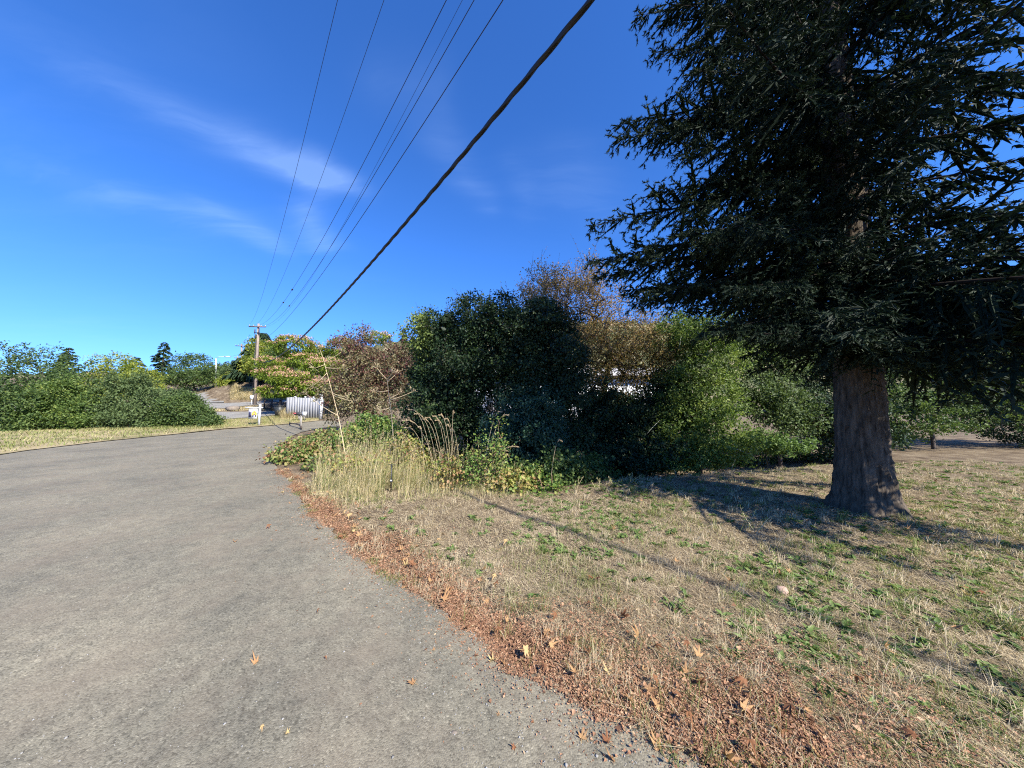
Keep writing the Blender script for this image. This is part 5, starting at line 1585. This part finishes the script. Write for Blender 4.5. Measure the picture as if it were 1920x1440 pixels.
def wire(name, label, a_pt, b_px, mid_px, Yb, r, mat, past=.45, sides=5, n=60, cat='wire', group=None):
    """a line hung from the near pole to a pole behind the viewer"""
    A = np.asarray(a_pt, float); Bq = at(b_px[0], b_px[1], Yb)
    d = pix_dir(*mid_px); um = d[0] / d[1]
    # where the line passes this direction in plan
    s = (um * A[1] - A[0]) / ((Bq[0] - A[0]) - um * (Bq[1] - A[1]))
    ym = A[1] + (Bq[1] - A[1]) * s
    zm = EYE + d[2] / d[1] * ym
    co = np.polyfit([0, s, 1], [A[2], zm, Bq[2]], 2)
    tt = np.concatenate([np.linspace(0, .8, n // 2), np.linspace(.81, 1 + past, n)])
    P = np.column_stack([A[0] + (Bq[0] - A[0]) * tt, A[1] + (Bq[1] - A[1]) * tt, np.polyval(co, tt)])
    o = MB().tube(P, r, sides).build(name, mat, origin=P[0], smooth_=True)
    tag(o, label, cat, group)
    return P, o


wires = [(-.98, (633, 0), (560, 300), 7.2, .0065, 'leftmost thin wire across the sky'), (-.5, (720, 0), (600, 340), 7.0, .006, 'second thin wire from the left across the sky'),
         (-.1, (837, 0), (700, 270), 6.6, .0085, 'third wire from the left, with dark splice clamps near the pole'), (.45, (867, 0), (705, 310), 6.6, .0045, 'faintest wire, between two darker ones'),
         (.6, (889, 0), (750, 245), 6.3, .0085, 'fifth wire from the left across the sky'), (.98, (943, 0), (782, 250), 5.8, .010, 'dark wire nearest the heavy cable')]
for s, bpx, mpx, Yb, r, lb in wires:
    a0 = pac + np.array([phl * s, 0, .2 - .06 * phl * s])
    if s == .98: a0 = pe - u * 2.4
    P, o = wire('overhead_wire', lb, a0, bpx, mpx, Yb, r, M['wire'])
    if 'splice' in lb or 'fifth' in lb:
        for frac in ((548, 531) if 'splice' in lb else (544,)):
            pxs, pys = proj(P[P[:, 1] > 1]); kq = int(np.argmin(np.abs(pxs - frac)))
            q = P[kq]; dq = norm(P[min(kq + 1, len(P) - 1)] - P[kq])
            MB().tube([q - dq * .16, q - dq * .10, q + dq * .10, q + dq * .16], [.012, .05, .05, .012], 6).build('splice_clamp', M['dark_metal'], o)

# heavy cable: a lashed bundle
cab_a = pe - u * 5.0
P, o = wire('communications_cable', 'heavy black lashed cable sweeping across the sky', cab_a, (1108, 0), (707, 480), 3.3, .030, M['cable'], .6, 9, 240, 'cable')
# twisted outer strands of the bundle
T = norm(np.gradient(P, axis=0)); U = norm(np.cross(T, [0, 0, 1.])); W_ = np.cross(T, U)
ln = np.concatenate([[0], np.cumsum(np.linalg.norm(np.diff(P, axis=0), axis=1))])
li = np.arange(0, ln[-1], .11)
Pi = np.column_stack([np.interp(li, ln, P[:, q]) for q in range(3)]); Ui = np.column_stack([np.interp(li, ln, U[:, q]) for q in range(3)]); Wi = np.column_stack([np.interp(li, ln, W_[:, q]) for q in range(3)])
for ph in (0, 2.1, 4.2):
    an = li * 4.2 + ph
    MB().tube(Pi + (Ui * np.cos(an)[:, None] + Wi * np.sin(an)[:, None]) * .022, .017, 5, cap=False).build('strand', M['cable'], o, smooth_=True)
# lines between the near pole and those on the hill
for q, (p, e, lb) in enumerate([(pe - u * 4.6, at(446, 671, 75), 'pale drop line running from the near pole to the short distant pole'), (pe - u * 4.9, at(449, 672, 70), 'dark drop line just under the pale one'), (at(422, 669, 62), pe - u * 3.2, 'thin line from the street lamp side to the near pole'),
                                (pe - u * 3.0, at(640, 655, 36), 'thin pale service line from the near pole into the silk tree')]):
    s = np.linspace(0, 1, 12)[:, None]
    Pq = p + (e - p) * s - np.array([0, 0, .3]) * np.sin(s * math.pi)
    tag(MB().tube(Pq, .022 if q < 2 else .012, 5).build('service_line', M['straw'] if q in (0, 3) else M['wire'], origin=Pq[0]), lb, 'wire')

# ------------------------------------------------------------------ sign, fence and small things by the drive
def gpt(px, Y):
    return base_at(px, Y) + (0, 0, .05)


b0 = gpt(489, 26.0)
t = thing('sale_sign', 'white post sign with hanging navy and gold property panel', 'sign', b0)
rz = .10
ca, sa = math.cos(rz), math.sin(rz)
X = np.array([ca, sa, 0])
MB().box(b0 + (0, 0, .82), (.12, .12, 1.75), rz).build('post', M['white_paint'], t)
MB().box(b0 + (0, 0, 1.715), (.15, .15, .05), rz).build('post_cap', M['white_paint'], t)
MB().box(b0 - X * .45 + (0, 0, 1.48), (1.35, .075, .085), rz).build('arm', M['white_paint'], t)
pc = b0 - X * .52 + np.array([0, 0, .98])
F = np.array([sa, -ca, 0])
panel = MB().box(pc, (.66, .035, .82), rz).build('panel', M['white_paint'], t)
for s in (-.25, .25):
    MB().tube([pc + X * s + (0, 0, .40), pc + X * s + (0, 0, .48)], .008, 5).build('hook', M['dark_metal'], t)


def print_(name, mat, x, z, w, h, off=.022):
    MB().box(pc + X * x + np.array([0, 0, z]) + F * off, (w, .006, h), rz).build(name, mat, panel)


print_('navy_block', M['navy'], -.21, -.10, .22, .38)
print_('lavender_block', M['lavender'], -.20, .18, .24, .17)
for q, w in enumerate((.07, .05, .08, .06, .07)):
    print_('lettering', M['navy'], -.22 + q * .105, .335, w, .06, .021)
disc = MB()
an = np.linspace(0, 2 * math.pi, 25)[:-1]
cpt = pc + X * .12 + np.array([0, 0, -.02]) + F * .024
V = [cpt] + [cpt + X * .20 * math.cos(q) + np.array([0, 0, .25 * math.sin(q)]) for q in an]
disc.add(V, np.array([[0, i, i % 24 + 1] for i in range(1, 25)])); disc.build('gold_disc', M['gold'], panel)


def blob(name, mat, x, z, rx, rz_, off, half=False):
    c = pc + X * x + np.array([0, 0, z]) + F * off
    V = [c] + [c + X * rx * math.cos(q) + np.array([0, 0, rz_ * (max(math.sin(q), 0) if half else math.sin(q))]) for q in an]
    MB().add(V, np.array([[0, i, i % 24 + 1] for i in range(1, 25)])).build(name, mat, panel)


blob('printed_suit', M['navy'], .12, -.26, .17, .20, .028, True)
blob('printed_shirt', M['white_paint'], .12, -.24, .04, .13, .031, True)
blob('printed_hair', M['hair_print'], .125, .06, .065, .09, .028)
blob('printed_face', M['skin'], .12, .035, .052, .075, .032)

# board fence with white end post
fa, fb = gpt(538, 30.2), gpt(601, 29.6)
t = thing('board_fence', 'weathered white board fence with a brighter white end post', 'fence', fb)
nb = 13; hgt = 1.98
dv = (fb - fa); rzf = math.atan2(dv[1], dv[0]); wl = np.linalg.norm(dv[:2]) / nb
rb = np.random.default_rng(801)
for q in range(nb):
    c = fa + dv * ((q + .5) / nb)
    h = hgt + rb.normal() * .025
    MB().box(c + (0, rb.normal() * .008, h / 2), (wl * .93, .022, h), rzf + rb.normal() * .01).build('board', M['fence_board'], t)
for z in (.35, 1.6):
    MB().box((fa + fb) / 2 + (0, .05, z), (np.linalg.norm(dv[:2]), .05, .09), rzf).build('rail', M['fence_board'], t)
ep = fb + dv / np.linalg.norm(dv) * .16
MB().box(ep + (0, -.04, 1.12), (.24, .20, 2.24), rzf).build('post', M['fence_post'], t)
MB().box(ep + (0, -.04, 2.27), (.30, .26, .06), rzf).build('post_cap', M['fence_post'], t)
for s in (.25, .55, .8):
    c = fa + dv * s + (0, .02, hgt + .05)
    MB().box(c, (.13, .13, .12), rzf).build('post_top', M['fence_post'], t)

# flag on a short staff behind the fence
fp = gpt(578, 31.5)
t = thing('flag', 'faded red and white flag drooping above the board fence', 'flag', fp)
ftop = at(574, 733, 31.5)
MB().tube([fp, ftop], .018, 6).build('staff', M['white_paint'], t)
uu, vv = np.meshgrid(np.linspace(0, 1, 13), np.linspace(0, 1, 9))
for st in range(8):
    sel = slice(st, st + 2)
    a_, b_ = uu[sel], vv[sel]
    Xx = ftop[0] + a_ * .62 + .18 * b_ * a_; Zz = ftop[2] - .02 - b_ * .68 - a_ * .52 - .1 * np.sin(a_ * 3); Yy = ftop[1] + .07 * np.sin(a_ * 9 + b_ * 2)
    V = np.stack([Xx, Yy, Zz], -1).reshape(-1, 3)
    f = np.array([[q, q + 1, q + 14, q + 13] for q in range(12)])
    MB().add(V, f).build('stripe', M['red'] if st % 2 == 0 else M['flag_white'], t)

# wheelie bin
b0 = gpt(526, 31.0)
t = thing('wheelie_bin', 'black wheelie bin at the left end of the board fence', 'bin')if False else thing('wheelie_bin', 'black wheelie bin at the left end of the board fence', 'bin', b0)
V = np.array([[x * (.24 if z < .5 else .30), y * (.27 if z < .5 else .34), z] for z in (.06, .98) for x, y in ((-1, -1), (1, -1), (1, 1), (-1, 1))]) + b0
MB().add(V, np.array([[3, 2, 1, 0], [4, 5, 6, 7], [0, 1, 5, 4], [1, 2, 6, 5], [2, 3, 7, 6], [3, 0, 4, 7]])).build('body', M['bin'], t)
MB().box(b0 + (0, 0, 1.03), (.66, .74, .07)).build('lid', M['bin'], t)
MB().box(b0 + (0, .40, .96), (.5, .05, .05)).build('handle', M['bin'], t)
for s in (-1, 1):
    c = b0 + (s * .27, .22, .1)
    MB().tube([c - (.03, 0, 0), c + (.03, 0, 0)], .1, 10).build('wheel', M['bin'], t)

# mailbox group before the fence
b0 = gpt(563, 28.6)
t = thing('mailbox', 'dark mailbox with red flag on a short post before the fence', 'mailbox', b0)
MB().box(b0 + (0, 0, .25), (.09, .09, .5)).build('post', M['grey_wood'], t)
bm = MB(); s = np.linspace(0, math.pi, 9)
prof = [(-.13, 0), (.13, 0)] + [(.13 * math.cos(q), .14 + .12 * math.sin(q)) for q in s]
V = [(b0[0] + xx, b0[1] + yy, b0[2] + .5 + zz) for xx in (-.36, .36) for yy, zz in prof]
m_ = len(prof)
bm.add(V, [np.array([[q, (q + 1) % m_, m_ + (q + 1) % m_, m_ + q] for q in range(m_)]), np.array([list(range(m_))[::-1], [m_ + q for q in range(m_)]])])
bm.build('box', M['dark_metal'], t)
MB().box(b0 + (-.34, -.16, .66), (.30, .02, .10)).build('flag', M['red'], t)
b1 = gpt(573, 28.5)
t = thing('parcel_box', 'small white box on a stake beside the dark mailbox', 'box', b1)
MB().box(b1 + (0, 0, .25), (.06, .06, .5)).build('stake', M['grey_wood'], t)
MB().box(b1 + (0, 0, .64), (.30, .22, .34)).build('box', M['white_paint'], t)
MB().box(b1 + (0, -.12, .80), (.32, .04, .03)).build('lid', M['white_paint'], t)

# dark picket railing beyond the drive
ra, rb_ = gpt(496, 36.5), gpt(541, 33.5)
t = thing('picket_railing', 'dark brown picket railing beyond the drive, left of the fence', 'railing', ra)
dv = rb_ - ra; rzr = math.atan2(dv[1], dv[0]); Lr = np.linalg.norm(dv[:2])
for q in range(22):
    c = ra + dv * (q / 21)
    MB().box(c + (0, 0, .55), (.11, .025, 1.1), rzr).build('picket', M['dark_rail'], t)
for z in (.15, .98):
    m_c = (ra + rb_) / 2
    a1, a2 = ra + (0, .04, z), rb_ + (0, .04, z)
    MB().tube([a1, a2], .05, 4).build('rail', M['dark_rail'], t)
for q in (0, .33, .66, 1):
    MB().box(ra + dv * q + (0, .05, .62), (.13, .13, 1.3), rzr).build('post', M['dark_rail'], t)

# survey stake in the tall grass
b0 = gp(733, 921)
t = thing('survey_stake', 'thin black stake with a white reflector in the tall dry grass', 'stake', b0)
MB().box(b0 + (0, 0, .22), (.022, .016, .56)).build('stake', M['stake_black'], t)
MB().box(b0 + (0, 0, .50), (.11, .012, .012)).build('crossbar', M['stake_black'], t)
MB().box(b0 + (.004, 0, .195), (.048, .03, .05)).build('clamp', M['stake_black'], t)
c = b0 + (0, -.018, .205)
MB().tube([c, c - (0, .008, 0)], .016, 12).build('reflector', M['reflector'], t)

# short grey wooden stake and a dead branch by the drive
b0 = gpt(567, 23.0)
t = thing('wooden_stake', 'short grey wooden stake at the edge of the drive', 'stake', b0)
MB().box(b0 + (0, 0, .42), (.14, .05, .9), .1).build('stake', M['grey_wood'], t)
V = np.array([[-.07, -.025, .87], [.07, -.025, .87], [.07, .025, .87], [-.07, .025, .87], [0, -.02, 1.0], [0, .02, 1.0]]) + b0
MB().add(V, [np.array([[0, 1, 4], [2, 3, 5]]), np.array([[1, 2, 5, 4], [3, 0, 4, 5]])]).build('pointed_tip', M['grey_wood'], t)
q0, q1 = gp(565, 806) + (0, 0, .05), gp(541, 793) + (0, 0, .1)
s = np.linspace(0, 1, 8)[:, None]
tag(MB().tube(q0 + (q1 - q0) * s + np.column_stack([.15 * np.sin(s[:, 0] * 7), np.zeros(8), .08 + .08 * np.sin(s[:, 0] * 5)]), np.linspace(.07, .03, 8), 6).build('dead_branch', M['bark'], origin=q0), 'dead branch lying across the drive by the wooden stake', 'branch')

# white bindweed flower in the bramble
c = gp(893, 905) + np.array([0, -.35, .36])
fl = MB(); an = np.linspace(0, 2 * math.pi, 13)[:-1]
V = [c + (0, .03, 0)] + [c + (.028 * math.cos(q), -.01 + .004 * math.sin(3 * q), .028 * math.sin(q)) for q in an]
fl.add(V, np.array([[0, i, i % 12 + 1] for i in range(1, 13)]))
tag(fl.build('flower', M['white_paint'], origin=c), 'single white round flower in the yellow bramble', 'flower')
